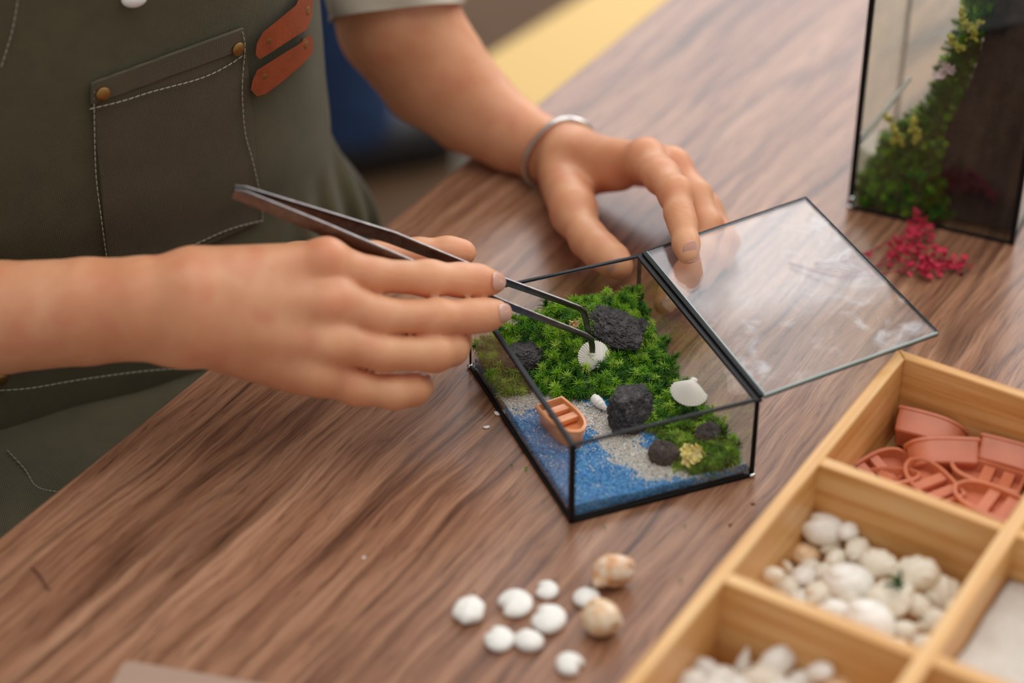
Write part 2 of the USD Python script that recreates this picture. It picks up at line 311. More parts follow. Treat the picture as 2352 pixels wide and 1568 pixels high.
moss_a = leaf_mat("moss_green", srgb(46, 104, 10), srgb(92, 154, 22), srgb(150, 198, 54))
moss_b = leaf_mat("moss_lime", srgb(86, 140, 16), srgb(136, 186, 36), srgb(188, 214, 84))
moss_c = leaf_mat("moss_dark", srgb(30, 74, 10), srgb(56, 112, 16), srgb(94, 142, 32))
moss_soil = mottled("moss_base", srgb(24, 46, 12), srgb(50, 74, 22), 300, .9)
def sand_mat(name, a, b, c):
    return mtl(name, {"o": ("object_info", {}), "r": ("rgb_ramp", {"ramp": [(0, a), (.5, b), (1, c)]}), "p": ("principled_bsdf", {"roughness": .3, "specular_ior_level": .5})}, [("o.random", "r.fac"), ("r.color", "p.base_color")])
sand_w = sand_mat("pale_grain", srgb(176, 168, 158), srgb(214, 208, 200), srgb(240, 238, 234))
sand_b = sand_mat("blue_grain", srgb(6, 96, 160), srgb(36, 140, 204), srgb(124, 188, 224))
sand_wb = mottled("pale_sand_bed", srgb(150, 142, 132), srgb(206, 200, 192), 1400, .6)
sand_bb = mottled("blue_sand_bed", srgb(8, 92, 152), srgb(50, 144, 200), 1200, .5)
powder = mottled("grey_white_sand", srgb(196, 188, 178), srgb(226, 220, 212), 900, .8, bump=.6, bscale=1500)
shell_w = mottled("white_shell", srgb(238, 230, 214), srgb(250, 248, 243), 3, .32, subsurface_weight=.25, subsurface_scale=.003, subsurface_radius=(1, .8, .6))
shell_c = mottled("cream_shell", srgb(230, 216, 190), srgb(246, 238, 222), 3, .35, subsurface_weight=.25, subsurface_scale=.003, subsurface_radius=(1, .8, .6))
shell_p = mottled("peach_shell", srgb(236, 186, 134), srgb(242, 222, 190), 60, .3)
shell_br = mottled("brown_patched_shell", srgb(204, 138, 66), srgb(236, 224, 206), 1.7, .2, detail=2, coat_weight=.3)
shell_br2 = mottled("tan_patched_shell", srgb(214, 172, 124), srgb(236, 222, 200), 1.5, .25, detail=2)
clay = mottled("terracotta_resin", srgb(196, 106, 74), srgb(214, 124, 90), 60, .38, subsurface_weight=.2, subsurface_scale=.003, subsurface_radius=(1, .4, .2))
clay_o = mottled("orange_resin", srgb(208, 124, 78), srgb(222, 142, 94), 60, .22, subsurface_weight=.2, subsurface_scale=.003, subsurface_radius=(1, .4, .2))
metal = mottled("dull_gunmetal", srgb(96, 92, 92), srgb(126, 120, 118), 200, .3, metallic=1.0)
grip_m = mtl("ridged_grip", {"p": ("principled_bsdf", {"base_color": srgb(104, 90, 82), "roughness": .38, "metallic": 1.0})})
def skin(name, a, b, red):
    return mtl(name, {"g": ("geometry", {}), "n": ("noise_texture", {"scale": 28, "detail": 3}), "r": ("rgb_ramp", {"ramp": [(.34, a), (.62, b)]}), "n3": ("noise_texture", {"scale": 55, "detail": 1}), "r3": ("rgb_ramp", {"ramp": [(.5, (0, 0, 0)), (.75, (.5, .5, .5))]}), "mx": ("mix", {"color2": red}),
        "n2": ("noise_texture", {"scale": 900, "detail": 3}), "b": ("bump", {"strength": .12, "distance": .0004}), "p": ("principled_bsdf", {"roughness": .46, "specular_ior_level": .4, "subsurface_weight": .35, "subsurface_scale": .0035, "subsurface_radius": (1, .35, .18)})},
        [("g.position", "n.vector"), ("n.fac", "r.fac"), ("g.position", "n3.vector"), ("n3.fac", "r3.fac"), ("r3.color", "mx.fac"), ("r.color", "mx.color1"), ("mx.color", "p.base_color"), ("g.position", "n2.vector"), ("n2.fac", "b.height"), ("b.normal", "p.normal")])
skin_m = skin("skin", srgb(202, 140, 102), srgb(214, 158, 120), srgb(198, 116, 86))
nail_m = plain("fingernail", srgb(206, 150, 132), .25, subsurface_weight=.2, subsurface_scale=.002, coat_weight=.3)
def cloth(name, a, b, scale, bump=.5, rough=.9, band2="z"):
    return mtl(name, {"uv": ("attribute", {"attribute": "st"}), "t": ("texture_coordinate", {}), "w1": ("wave_texture", {"bands_direction": "x", "scale": scale}), "w2": ("wave_texture", {"bands_direction": band2, "scale": scale}), "mu": ("math", {"math_type": "multiply"}),
        "n": ("noise_texture", {"scale": 40, "detail": 5, "roughness": .7}), "md": ("math", {"math_type": "multiply_add", "value2": .45, "value3": .25}), "ad": ("math", {"math_type": "multiply_add", "value2": .55}), "r": ("rgb_ramp", {"ramp": [(.25, a), (.85, b)]}),
        "b": ("bump", {"strength": bump, "distance": .0006}), "p": ("principled_bsdf", {"roughness": rough, "specular_ior_level": .2, "sheen_weight": .15})},
        [("t.object", "w1.vector"), ("t.object", "w2.vector"), ("w1.fac", "mu.value1"), ("w2.fac", "mu.value2"), ("t.object", "n.vector"), ("n.fac", "md.value1"), ("mu.value", "ad.value1"), ("md.value", "ad.value3"), ("ad.value", "r.fac"), ("r.color", "p.base_color"), ("mu.value", "b.height"), ("b.normal", "p.normal")])
canvas = cloth("olive_canvas", srgb(50, 46, 31), srgb(94, 88, 64), 300)
canvas_lap = cloth("olive_canvas_lap", srgb(50, 46, 31), srgb(94, 88, 64), 300, band2="y")
canvas2 = cloth("olive_canvas_pocket", srgb(52, 45, 32), srgb(92, 82, 61), 300)
thread = plain("grey_thread", srgb(140, 134, 118), .8)
leather = mottled("tan_leather", srgb(122, 50, 18), srgb(146, 66, 28), 60, .5, bump=.2, bscale=600)
brass = plain("aged_brass", srgb(150, 116, 70), .45, metallic=1.0)
shirt_m = cloth("beige_shirt", srgb(168, 158, 142), srgb(196, 186, 168), 260, .3)
denim = mottled("blue_denim", srgb(20, 42, 78), srgb(42, 70, 112), 25, .85, bump=.3, bscale=500)
dark_trousers = plain("dark_trousers", srgb(44, 46, 52), .9)
shoe_m = plain("black_shoe", srgb(28, 28, 30), .5)
hair_m = plain("black_hair", srgb(26, 20, 18), .45)
silver = plain("silver", (.72, .70, .67), .25, metallic=1.0)
yellow = plain("yellow_paint", srgb(228, 190, 116), .6)
grey_paint = plain("light_grey_paint", srgb(176, 172, 160), .6)
red_fl = mottled("crimson_petal", srgb(170, 24, 54), srgb(214, 50, 84), 200, .7)
red_stem = plain("crimson_stem", srgb(138, 30, 56), .7)
cream_fl = mottled("cream_petal", srgb(226, 190, 120), srgb(244, 226, 176), 300, .7)
yellow_fl = mottled("yellow_petal", srgb(232, 210, 110), srgb(248, 238, 176), 300, .6)
pink_fl = plain("pale_pink_petal", srgb(206, 180, 186), .6)
sprig_m = mottled("yellow_green_sprig", srgb(150, 150, 50), srgb(196, 186, 82), 300, .7)
leaf_g = plain("dark_green_leaf", srgb(34, 84, 34), .5)
card_m = plain("pale_card", srgb(164, 136, 118), .6)
twig_m = plain("brown_fibre", srgb(96, 44, 30), .7)
chip_m = plain("white_chip", srgb(226, 224, 218), .5)
eye_m = plain("eye_white", (.8, .8, .78), .2); iris_m = plain("iris", (.03, .018, .01), .2); lip_m = plain("lip", srgb(186, 104, 92), .4)

rng = np.random.default_rng(7)
# ------------------------------------------------------------------ setting: floor and table
fl = trimesh.creation.box([9, 9, .1]); fl.apply_translation([0, 1, -.80]); struct("floor", fl, floor_m)

edge0 = np.array([.0006, .3012, 0]); et = np.array([math.cos(TA), math.sin(TA), 0]); en = np.array([math.sin(TA), -math.cos(TA), 0])
tb = thing("table", "long table with streaky walnut brown laminate top", "table", edge0 + np.array([0, 0, -.75]), rotz(0))
def table_pts(s0, s1, t0, t1, z0, z1, r=.0015):
    m = box_at((s0, -t1, z0), (s1, -t0, z1), r); m.apply_transform(mat4(edge0, rotz(TA))); return m
obj("tabletop", table_pts(-.62, 1.05, 0, .82, -.03, 0), walnut, tb, world=True)
for s, t in ((-.55, .10), (.98, .10), (-.55, .74), (.98, .74)):
    obj("leg", table_pts(s - .025, s + .025, t - .025, t + .025, -.75, -.0302, .003), grey_paint, tb, world=True)
# ------------------------------------------------------------------ the open glass terrarium
BW, BD, BH, GT = .102, .1446, .050, .0016
terr = thing("glass_terrarium", "low rectangular open glass terrarium with black taped edges and its lid swung out", "terrarium", (BW / 2, BD / 2, 0))
def pane(lo, hi, name="glass_pane", par=terr, mat=glass): return obj(name, box_at(lo, hi, .0002), mat, par, False, world=True)
pane((.001, .001, .0008), (BW - .001, BD - .001, .0024), "base_pane")
pane((0, .0, .002), (BW, GT, BH)); pane((0, BD - GT, .002), (BW, BD, BH))
pane((0, GT, .002), (GT, BD - GT, BH)); pane((BW - GT, GT, .002), (BW, BD - GT, BH))
def strip(a, b, w, h): 
    lo = np.minimum(a, b) - [w / 2, w / 2, 0]; hi = np.maximum(a, b) + [w / 2, w / 2, 0]; lo[2] -= h / 2; hi[2] += h / 2
    obj("edge_strip", box_at(lo, hi, .0005), came, terr, world=True)
e = .0004
for (a, b, w, h) in (((0, 0, BH), (BW, 0, BH), .0024, .0014), ((0, BD, BH), (BW, BD, BH), .0024, .0014), ((0, 0, BH), (0, BD, BH), .0030, .0020), ((BW, 0, BH), (BW, BD, BH), .0040, .0018),
                     ((0, 0, .0012), (BW, 0, .0012), .0022, .0022), ((0, BD, .0012), (BW, BD, .0012), .0022, .0022), ((0, 0, .0012), (0, BD, .0012), .0022, .0022), ((BW, 0, .0012), (BW, BD, .0012), .0022, .0022)):
    strip(np.array(a, float), np.array(b, float), w, h)
for x, y, w in ((0, 0, .0030), (BW, 0, .0022), (BW, BD, .0020), (0, BD, .0012)): strip(np.array([x, y, .002]), np.array([x, y, BH]), w, 0)
for x, y in ((BW, 0), (0, BD)):
    s = trimesh.creation.icosphere(2, .0016); s.apply_transform(np.diag([1.2, 1.0, .8, 1])); s.apply_translation([x + (.0002 if x else -.0002), y - (0 if y else .0006), .0014]); obj("solder_bead", s, solder, terr, True, world=True)
LA = math.radians(7.58); hinge = np.array([BW + .0012, 0, BH + .0012])
Rl = np.array([[math.cos(LA), 0, -math.sin(LA)], [0, 1, 0], [math.sin(LA), 0, math.cos(LA)]])
def on_lid(m): m.apply_transform(mat4(hinge, Rl)); return m
lid = obj("lid", on_lid(box_at((.0012, 0, -.0008), (.1032, BD, .0008), .0002)), glass_lid, terr, False, world=True, label="smudged clear glass lid")
lp = str(lid.GetPath())
for lo, hi, m in (((.0, -.0002, -.001), (.0026, BD + .0002, .0011), came), ((.1024, -.0002, -.001), (.1036, BD + .0002, .001), came), ((.002, BD - .0004, -.001), (.103, BD + .0007, .001), came), ((.002, -.0007, -.0006), (.103, .0001, .0010), edge_glass), ((.002, -.0009, -.0014), (.103, .0001, -.0004), came)):
    obj("edge_strip", on_lid(box_at(lo, hi, .0003)), m, lp, world=True)
obj("glint_edge", on_lid(box_at((.0026, .0004, .0007), (.0032, BD - .0004, .0012), .0002)), edge_glass, lp, world=True)  # pale strip laid on the hinge tape to paint its white glint

# ---- sand layer: blue sea with a pale beach
wpath = np.array([(-.005, .098), (.02, .097), (.036, .084), (.043, .066), (.0445, .05), (.048, .033), (.056, .018), (.078, .006), (.105, .000)])
def wdist(x, y):
    p = np.c_[np.ravel(x), np.ravel(y)]; d = np.full(len(p), 9.0)
    for a, b in zip(wpath[:-1], wpath[1:]):
        t = np.clip(((p - a) @ (b - a)) / ((b - a) @ (b - a)), 0, 1); d = np.minimum(d, np.linalg.norm(p - a - t[:, None] * (b - a), axis=1))
    nz = meshkit.fbm(np.c_[p * 130, np.zeros(len(p))], 3, 5) - .5
    streak = np.exp(-((p[:, 0] - .0375) / .004) ** 2 - ((p[:, 1] - .062) / .010) ** 2) * .006
    return d + nz * .012 + streak
def sand_z(x, y):
    x, y = np.ravel(x), np.ravel(y); base = .0062 + .0022 * (meshkit.fbm(np.c_[x * 60, y * 60, 0 * x], 3, 2) - .5) + .002 * sstep(.02, 0, y) * sstep(.05, .0, x) + .0012 * sstep(.006, .0, np.minimum(x, y))
    return base
gx, gy = np.linspace(.0019, BW - .0019, 90), np.linspace(.0019, BD - .0019, 120); X, Y = np.meshgrid(gx, gy, indexing="ij")
Z = sand_z(X, Y).reshape(X.shape); W = wdist(X, Y).reshape(X.shape)
P = np.stack([X, Y, Z], -1)
bed = grid_solid(P, 0.0); k = X.size; bed.vertices[k:, 2] = .00245
if bed.volume < 0: bed.invert()
wf = (W.ravel()[bed.faces % k].mean(1) < .0105); top = (bed.faces < k).all(1)
blue = thing("blue_sand", "coarse blue sand laid as a sea across the terrarium floor under the toy boat", "sand", (.03, .04, .0025), kind="stuff")
white = thing("white_sand", "coarse pale grey-white sand forming a beach strip between blue sand and moss", "sand", (.05, .05, .0025), kind="stuff")
bt = trimesh.Trimesh(bed.vertices, bed.faces[~(wf)], process=False); wt = trimesh.Trimesh(bed.vertices, bed.faces[wf], process=False)
for t_, m_, p_ in ((bt, sand_bb, blue), (wt, sand_wb, white)):
    t_.remove_unreferenced_vertices(); obj("sand_bed", t_, m_, p_, True, world=True)
N = 17000
gxy = np.c_[rng.uniform(.0022, BW - .0022, N), rng.uniform(.0022, BD - .0022, N)]
wd = wdist(gxy[:, 0], gxy[:, 1]); isw = rng.random(N) < 1 / (1 + np.exp((wd - .0105) / .0022)); isw |= rng.random(N) < .06
gz = sand_z(gxy[:, 0], gxy[:, 1]) + rng.uniform(-.0002, .0004, N)
keep = (gxy[:, 1] < .112)
gp = np.c_[gxy, gz]; gq = Rot.random(N, random_state=3).as_quat(); gs = rng.uniform(.00030, .00062, N)
grain_m = trimesh.creation.icosphere(0, 1.0); grain_m.apply_transform(np.diag([1.15, .9, .8, 1]))
grain2 = trimesh.creation.box([1.5, 1.2, 1.0])
for sel, par, m_ in ((keep & isw, white, sand_w), (keep & ~isw, blue, sand_b)):
    instancer("grain", par, [(grain_m, m_, False), (grain2, m_, False)], gp[sel], gq[sel], gs[sel], (rng.random(sel.sum()) < .3).astype(int))
# grains pressed against the front and left glass
for (nm, par, m_, lo, hi) in (("grain", blue, sand_b, (.002, .0018), (.10, .0018)), ("grain", blue, sand_b, (.0018, .002), (.0018, .095))):
    n_ = 900; t = rng.random(n_); xy = np.array(lo) + t[:, None] * (np.array(hi) - np.array(lo)); zz = rng.uniform(.0027, .0080, n_)
    instancer(nm, par, [(grain_m, m_, False)], np.c_[xy, zz], Rot.random(n_, random_state=5).as_quat(), rng.uniform(.0003, .0005, n_), np.zeros(n_))

# ---- moss
hc = np.array([(.002, .143, .016), (.028, .143, .031), (.056, .143, .034), (.096, .143, .030), (.1, .13, .022), (.1, .108, .016), (.1, .092, .009), (.1, .081, .004), (.1, .06, .008), (.1, .042, .011), (.1, .012, .013), (.098, .003, .011), (.075, .004, .004),
               (.066, .02, .005), (.065, .05, .007), (.055, .08, .008), (.035, .09, .007), (.02, .108, .007), (.003, .11, .007), (.03, .125, .017), (.055, .1, .0145), (.075, .1, .015), (.085, .06, .009), (.085, .03, .010), (.05, .125, .022)])
mh = RBFInterpolator(hc[:, :2], hc[:, 2], kernel="linear")
mossP = Polygon([(.0028, .1075), (.012, .104), (.022, .1065), (.030, .0905), (.038, .0885), (.046, .0845), (.053, .086), (.0585, .072), (.0630, .054), (.067, .041), (.0655, .031), (.0700, .020), (.066, .012), (.0705, .0045), (.084, .0032), (.0985, .0028), (.0985, .0775), (.097, .0815), (.0985, .0865), (.0985, .1425), (.0028, .1425)])
def frond(nleaf, h, L, w, seed, curl=1.0):
    r = np.random.default_rng(seed); V, F = [], []
    for i in range(nleaf):
        u = i / nleaf; z = h * (u ** .8); ph = i * 2.39996 + r.normal(0, .15); el = (.15 + 1.15 * u ** 1.5) + r.normal(0, .12)
        l = L * r.uniform(.8, 1.15) * (1.0 - .35 * u ** 4); d = np.array([math.cos(ph), math.sin(ph), 0]); s = np.array([-math.sin(ph), math.cos(ph), 0])
        base = np.array([0, 0, z]); pts = []
        a = el + .35
        p = base.copy(); st = 4
        for k_ in range(st + 1):
            pts.append(p.copy()); p = p + (d * math.cos(a) + np.array([0, 0, math.sin(a)])) * l / st; a -= curl * .32
        i0 = len(V); tw = r.normal(0, .25)
        for k_, q in enumerate(pts[:-1]):
            ww = w * (.7, 1.0, .85, .5)[k_]; sd = s * math.cos(tw) + np.array([0, 0, math.sin(tw)])
            V += [q - sd * ww / 2, q + sd * ww / 2]
        V.append(pts[-1])
        for k_ in range(st - 1): F += [(i0 + 2 * k_, i0 + 2 * k_ + 1, i0 + 2 * k_ + 3), (i0 + 2 * k_, i0 + 2 * k_ + 3, i0 + 2 * k_ + 2)]
        F.append((i0 + 2 * st - 2, i0 + 2 * st - 1, i0 + 2 * st))
    return trimesh.Trimesh(np.array(V), np.array(F), process=False)
fr_protos = [frond(56, .0068, .0056, .00054, s, c) for s, c in ((1, 1.3), (2, 1.8), (3, .9), (4, 1.5))]
def moss_field(parent, poly, hfun, step, seed, size=(.75, 1.15), mats=(moss_a, moss_b, moss_c), pr=(.55, .25, .20), tilt=.45, normal=None, avoid=()):
    r = np.random.default_rng(seed); x0, y0, x1, y1 = poly.bounds; pp_ = prep(poly); pos = []
    for x in np.arange(x0, x1, step):
        for y in np.arange(y0, y1, step):
            q = (x + r.normal(0, step * .33), y + r.normal(0, step * .33))
            if pp_.contains(Point(q)) and all((q[0] - a) ** 2 + (q[1] - b) ** 2 > c * c for a, b, c in avoid): pos.append(q)
    pos = np.array(pos); z = hfun(pos); n_ = len(pos)
    # lean outward, down the slope
    e_ = .003; gx_ = (hfun(pos + [e_, 0]) - hfun(pos - [e_, 0])) / (2 * e_); gy_ = (hfun(pos + [0, e_]) - hfun(pos - [0, e_])) / (2 * e_)
    nrm = np.c_[-gx_, -gy_, np.ones(n_)] + r.normal(0, tilt, (n_, 3)) * [1, 1, .2]; nrm /= np.linalg.norm(nrm, axis=1, keepdims=True)
    qs = []
    for a in nrm:
        ax = np.cross([0, 0, 1], a); s_ = np.linalg.norm(ax); R0 = Rot.from_rotvec(ax / max(s_, 1e-9) * math.atan2(s_, a[2])); qs.append((R0 * Rot.from_euler("z", r.uniform(0, 6.28))).as_quat())
    cl = meshkit.noise(np.c_[pos * 90, np.zeros(n_)], seed)
    sc = r.uniform(size[0], size[1], n_); which = r.choice(3, n_, p=pr); which = np.where((cl > .62) & (which == 0), 1, np.where((cl < .36) & (which == 0), 2, which))
    P_ = np.c_[pos, z - .0015]
    for k_ in range(3):
        m = which == k_
        if m.any(): instancer("frond", parent, [(f, mats[k_], False) for f in fr_protos], P_[m], np.array(qs)[m], sc[m], r.integers(0, 4, m.sum()))
def moss_cushion(parent, poly, hfun, zb, n=60):
    x0, y0, x1, y1 = poly.bounds; gx, gy = np.linspace(x0, x1, n), np.linspace(y0, y1, n); X, Y = np.meshgrid(gx, gy, indexing="ij")
    Q = np.c_[X.ravel(), Y.ravel()]; z = hfun(Q) - .001 + .0012 * (meshkit.noise(np.c_[Q * 400, Q[:, :1] * 0], 4) - .5); pp_ = prep(poly.buffer(-.0012)); ins = np.array([pp_.contains(Point(q)) for q in Q])
    z = np.where(ins, np.maximum(z, zb + .001), zb); m = grid_solid(np.c_[Q, z].reshape(n, n, 3), 0.0); m.vertices[n * n:, 2] = zb - .0004
    keepf = ins[m.faces % (n * n)].any(1); m.update_faces(keepf); m.remove_unreferenced_vertices(); obj("cushion", m, moss_soil, parent, True, world=True)
STONES = {"big": (.0755, .1165, .0325), "lobe": (.0890, .1100, .030), "left": (.0262, .1215, .0195)}
moss = thing("moss", "bed of fluffy bright green moss heaped against the back and right glass of the low terrarium", "moss", (.06, .1, .006), kind="stuff")
moss_cushion(moss, mossP, mh, .0052)
stone_gaps = [(.0735, .112, .009), (.0710, .126, .008), (.0885, .115, .006), (.0240, .1215, .0095), (.0575, .056, .0105), (.0555, .0965, .0042), (.0625, .0225, .0055), (.0885, .0225, .005)]
moss_field(moss, mossP, mh, .0028, 11, avoid=stone_gaps)
dk = Polygon([(.072, .078), (.086, .070), (.099, .072), (.099, .094), (.088, .098), (.076, .092)])
moss_field(moss, dk, lambda q: mh(q) + .0022, .0016, 12, size=(.26, .4), mats=(moss_c, moss_a, moss_c), pr=(.6, .1, .3))

# ---- lava stones
def rock(rad, seed, ax=(1, 1, 1), rough=.22, sub=5, flat=None, extra=()):
    sub = 6 if sub == 5 else sub
    m = trimesh.creation.icosphere(sub, 1.0); v = m.vertices.copy(); base = v.copy()
    f1 = meshkit.fbm(v * 1.3 + seed * 7, 4, seed) - .5; f2 = meshkit.fbm(v * 5 + seed, 4, seed + 3) - .5; f3 = meshkit.noise(v * 15 + seed, seed + 5); f4 = meshkit.fbm(v * 9 + seed * 3, 4, seed + 9) - .5
    r = 1 + rough * 2.4 * f1 + rough * .8 * f2 - .075 * sstep(.60, .82, f3) + rough * .75 * f4
    for dv, amt, wdt in extra:
        dv = np.array(dv, float) / np.linalg.norm(dv); r += amt * np.exp((base @ dv - 1) / wdt)
    v = v * r[:, None]
    if flat:
        for dv, dd in flat:
            dv = np.array(dv, float) / np.linalg.norm(dv); o = v @ dv - dd; v -= np.where(o > 0, o * .85, 0)[:, None] * dv
    v = v * (1 + .9 * rough * (meshkit.fbm(v * 6 + seed * 5, 4, seed + 1) - .5) * (1.0 if flat else .0))[:, None]
    m.vertices = v * np.array(ax) * rad; return m
def stone(label, rad, seed, ax, loc, rz=0, **k):
    m = rock(rad, seed, ax, **k); t = thing("lava_stone", label, "stone", loc, rotz(rz), group="dark lava stones in the low terrarium"); obj("stone", m, stone_m, t, 50); return t
stone("largest lava stone in the terrarium, lying lengthwise in moss by the tweezer tips", .0118, 3, (1.0, 1.55, .85), (.0730, .1205, .0235), .25, extra=(((.9, -.2, .3), .25, .2), ((.2, -1, .2), .35, .15), ((-.2, 1, .5), .25, .2)))
stone("pitted round lava lump joined against the right side of the largest stone", .0066, 9, (1.25, 1.0, .95), (.0885, .1170, .0215), .5)
stone("squat porous lava stone in moss beside the left glass, behind the hand's fingertips", .0104, 14, (1.35, 1.0, .85), (.0235, .1235, .0165), .35, flat=(((0, 0, 1), .75),))
stone("blocky charcoal lava stone standing upright on the pale sand at the terrarium's middle", .0125, 21, (1.05, .85, 1.25), (.0575, .0570, .0150), .3, rough=.26, flat=(((0, 0, 1), .75), ((1, .2, 0), .85), ((-1, .1, 0), .85), ((0, -1, .35), .8)))
stone("small rounded dark stone on sand left of the yellow flower, behind front glass", .0074, 33, (.95, 1.15, .85), (.0620, .0235, .0100), .6)
stone("small brown-grey dome stone in moss right of the yellow flower", .0060, 41, (1.2, 1.0, .8), (.0880, .0245, .0155), .2)

# ---- scallop shells, cone shell
def scallop(R=1.0, ribs=11, spread=66, dome=.42, n=41, m=121, th=.045, disc=False):
    r_ = np.linspace(.03, 1, n); ph = np.radians(np.linspace(-spread, spread, m)); Rg, Ph = np.meshgrid(r_, ph, indexing="ij")
    u = Ph / np.radians(spread); out = (1.0 - .10 * u ** 2 - .16 * u ** 6) * (1 + .018 * np.cos(u * ribs * 2 * pi) * (Rg > .9))
    out = out if not disc else np.maximum(np.cos(Ph), 0) ** .55 * (1 + .018 * np.cos(u * ribs * 2 * pi) * (Rg > .9))
    rr = Rg * out; x = rr * np.sin(Ph); y = rr * np.cos(Ph)
    z = dome * (np.sin(pi * np.clip(Rg, 0, 1) ** .62) * .75 + .25 * (1 - Rg)) * (1 - .75 * u ** 2) + .022 * np.cos(u * ribs * 2 * pi) * Rg ** 1.2
    P = np.stack([x, y, z], -1) * R
    s = grid_solid(P[::-1], th * R); return s
def scallop_thing(label, loc, rot, R, mat, **k):
    t = thing("scallop_shell", label, "shell", loc, rot); obj("valve", scallop(R, **k), mat, t, 40); 
    um = trimesh.creation.icosphere(2, .09 * R); um.apply_transform(np.diag([1.6, 1, 1, 1])); um.apply_translation([0, .03 * R, .13 * R]); obj("umbo", um, mat, t, True); return t
c_ = at(1366, 812, 1.1545); scallop_thing("white ribbed scallop shell gripped upright by the tweezer tips", c_ + np.array([-.0016, -.004, -.0056]) + .0075 * FW + .0030 * RT, frame((.90, -.3, .3), (-.1, -.80, .62)) @ rotz(.25), .0150, shell_w, ribs=14, spread=78, dome=.2, disc=True)
scallop_thing("creamy white scallop shell leaning on moss by the right glass", atz(1596, 874, .0305), frame((.98, -.25, -.12), (-.35, -.35, .85)) @ rotz(pi - .55), .0150, shell_w, ribs=10, spread=62, dome=.42)
def cone_shell(L, R, turns=5):
    t = np.linspace(0, 1, 60); a = np.linspace(0, 2 * pi, 24, endpoint=False); T, A = np.meshgrid(t, a, indexing="ij")
    prof = R * (np.sin(pi * np.clip(T * .86 + .14, 0, 1)) ** .7) * (1 - .62 * T); prof *= 1 + .035 * np.cos(2 * pi * turns * T + A)
    P = np.stack([prof * np.cos(A), prof * np.sin(A), L * (T - .5)], -1).reshape(-1, 3); V = np.vstack([P, [0, 0, -L / 2], [0, 0, L / 2]]); f = grid_faces(60, 24, True); j = np.arange(24); j2 = (j + 1) % 24; k = 60 * 24
    m = trimesh.Trimesh(V, np.vstack([f, np.c_[np.full(24, k), j2, j], np.c_[np.full(24, k + 1), 59 * 24 + j, 59 * 24 + j2]]), process=False)
    if m.volume < 0: m.invert()
    return m
t = thing("cone_shell", "small white spiral cone shell tucked against the blocky stone's left side", "shell", atz(1380, 928, .0105), frame((1, 0, 0), (.35, -.75, -.30))); obj("whorls", cone_shell(.0125, .0036), shell_w, t, 40)

# ---- toy boats
def outline(L, W, k=1.0, n=14):
    """boat plan: blunt transom at y=0, bow at y=L"""
    y = L * np.linspace(0, 1, n); w = W / 2 * np.where(y < .45 * L, .93 + .07 * np.sin(y / (.45 * L) * pi / 2), np.sqrt(np.maximum(1 - ((y - .45 * L) / (.55 * L)) ** 2.2, .0)))
    right = np.c_[w, y]; left = right[::-1] * [-1, 1]; return np.vstack([right[:-1], [[W * .06, L]], [[-W * .06, L]], left[1:]])
def boat_parts(L=.032, W=.0175, H=.0125):
    o = Polygon(outline(L, W)).buffer(.0006).buffer(-.0002)
    def ring(poly, n=72): return np.array([poly.exterior.interpolate(t, normalized=True).coords[0] for t in np.linspace(0, 1, n, endpoint=False)])
    def sc(f, dz): return ring(o)[:, :] * [f, 1] + [0, 0], dz
    top = ring(o); c = np.array([0, L * .42])
    lv = [(.66, 0), (.74, .0006), (.84, H * .45), (.93, H * .80), (.94, H * .84), (1.0, H * .86), (1.01, H * .96), (.97, H), (.84, H), (.81, H * .95), (.79, H * .80), (.77, H * .60), (.73, H * .54)]
    V = np.vstack([np.c_[c + (top - c) * [f, .5 * f + .5 if f < .9 else f], np.full(72, z)] for f, z in lv]); F = grid_faces(len(lv), 72, True)
    V = np.vstack([V, [[*c, 0]], [[*c, H * .54]]]); j = np.arange(72); j2 = (j + 1) % 72; k = len(lv) * 72
    F = np.vstack([F, np.c_[np.full(72, k), j2, j], np.c_[np.full(72, k + 1), k - 72 + j, k - 72 + j2]]); hull = trimesh.Trimesh(V, F, process=False)
    if hull.volume < 0: hull.invert()
    def bench(y, d=.0052):
        sl = o.intersection(Polygon([(-1, y), (1, y), (1, y + .001), (-1, y + .001)])).bounds; w = (sl[2] - sl[0]) * .80
        return box_at((-w / 2, y, H * .66), (w / 2, y + d, H * .88), .0004)
    ribs = [box_at((-.0006, y, H * .48), (.0006, y + d, H * .60), .0002) for y, d in ((L * .12, .004), (L * .40, .003))]
    return hull, [bench(L * .14), bench(L * .42)], ribs
def boat(label, loc, rot, mat, s=1.0, group=None):
    t = thing("toy_boat", label, "toy boat", loc, rot, s, group); h, b, r = boat_parts(); obj("hull", h, mat, t, 35)
    for x in b: obj("bench", x, mat, t)
    obj("keelson", cat(r), mat, t); return t
fd = np.array([.0046, -.0324, 0.0]); fd /= np.linalg.norm(fd)
boat("glossy orange toy rowing boat afloat on blue sand inside the glass terrarium", (.0196, .0770, .0055), np.c_[np.cross(fd, [0, 0, 1]), fd, [0, 0, 1.0]] @ eul(3, 0, 0), clay_o, 1.02)

# ---- dried flowers in the moss
def petal_cluster(n, R, L, seed, up=1.0, w=.5):
    r = np.random.default_rng(seed); ms = []
    for i in range(n):
        c = r.normal(0, R, 3) * [1, 1, .6]; nrm = r.normal(0, .8, 3) + [0, 0, up]; Rm = frame(r.normal(0, 1, 3), nrm)
        k = 5
        for j in range(k):
            a = 2 * pi * j / k; g = np.linspace(0, 1, 5)[:, None]; s = np.linspace(-1, 1, 4)[None]
            ww = w * L * np.sin(pi * np.clip(g * .8 + .12, 0, 1)); x = L * g + 0 * s; y = ww * s * .5 + 0 * g; z = .35 * L * g ** 2 - .1 * L * s ** 2 + .05 * L * np.sin(5 * s + i)
            P = np.stack([x * np.cos(a) - y * np.sin(a), x * np.sin(a) + y * np.cos(a), z + 0 * s], -1) @ Rm.T + c; ms.append(grid_solid(P, L * .04))
    return cat(ms)
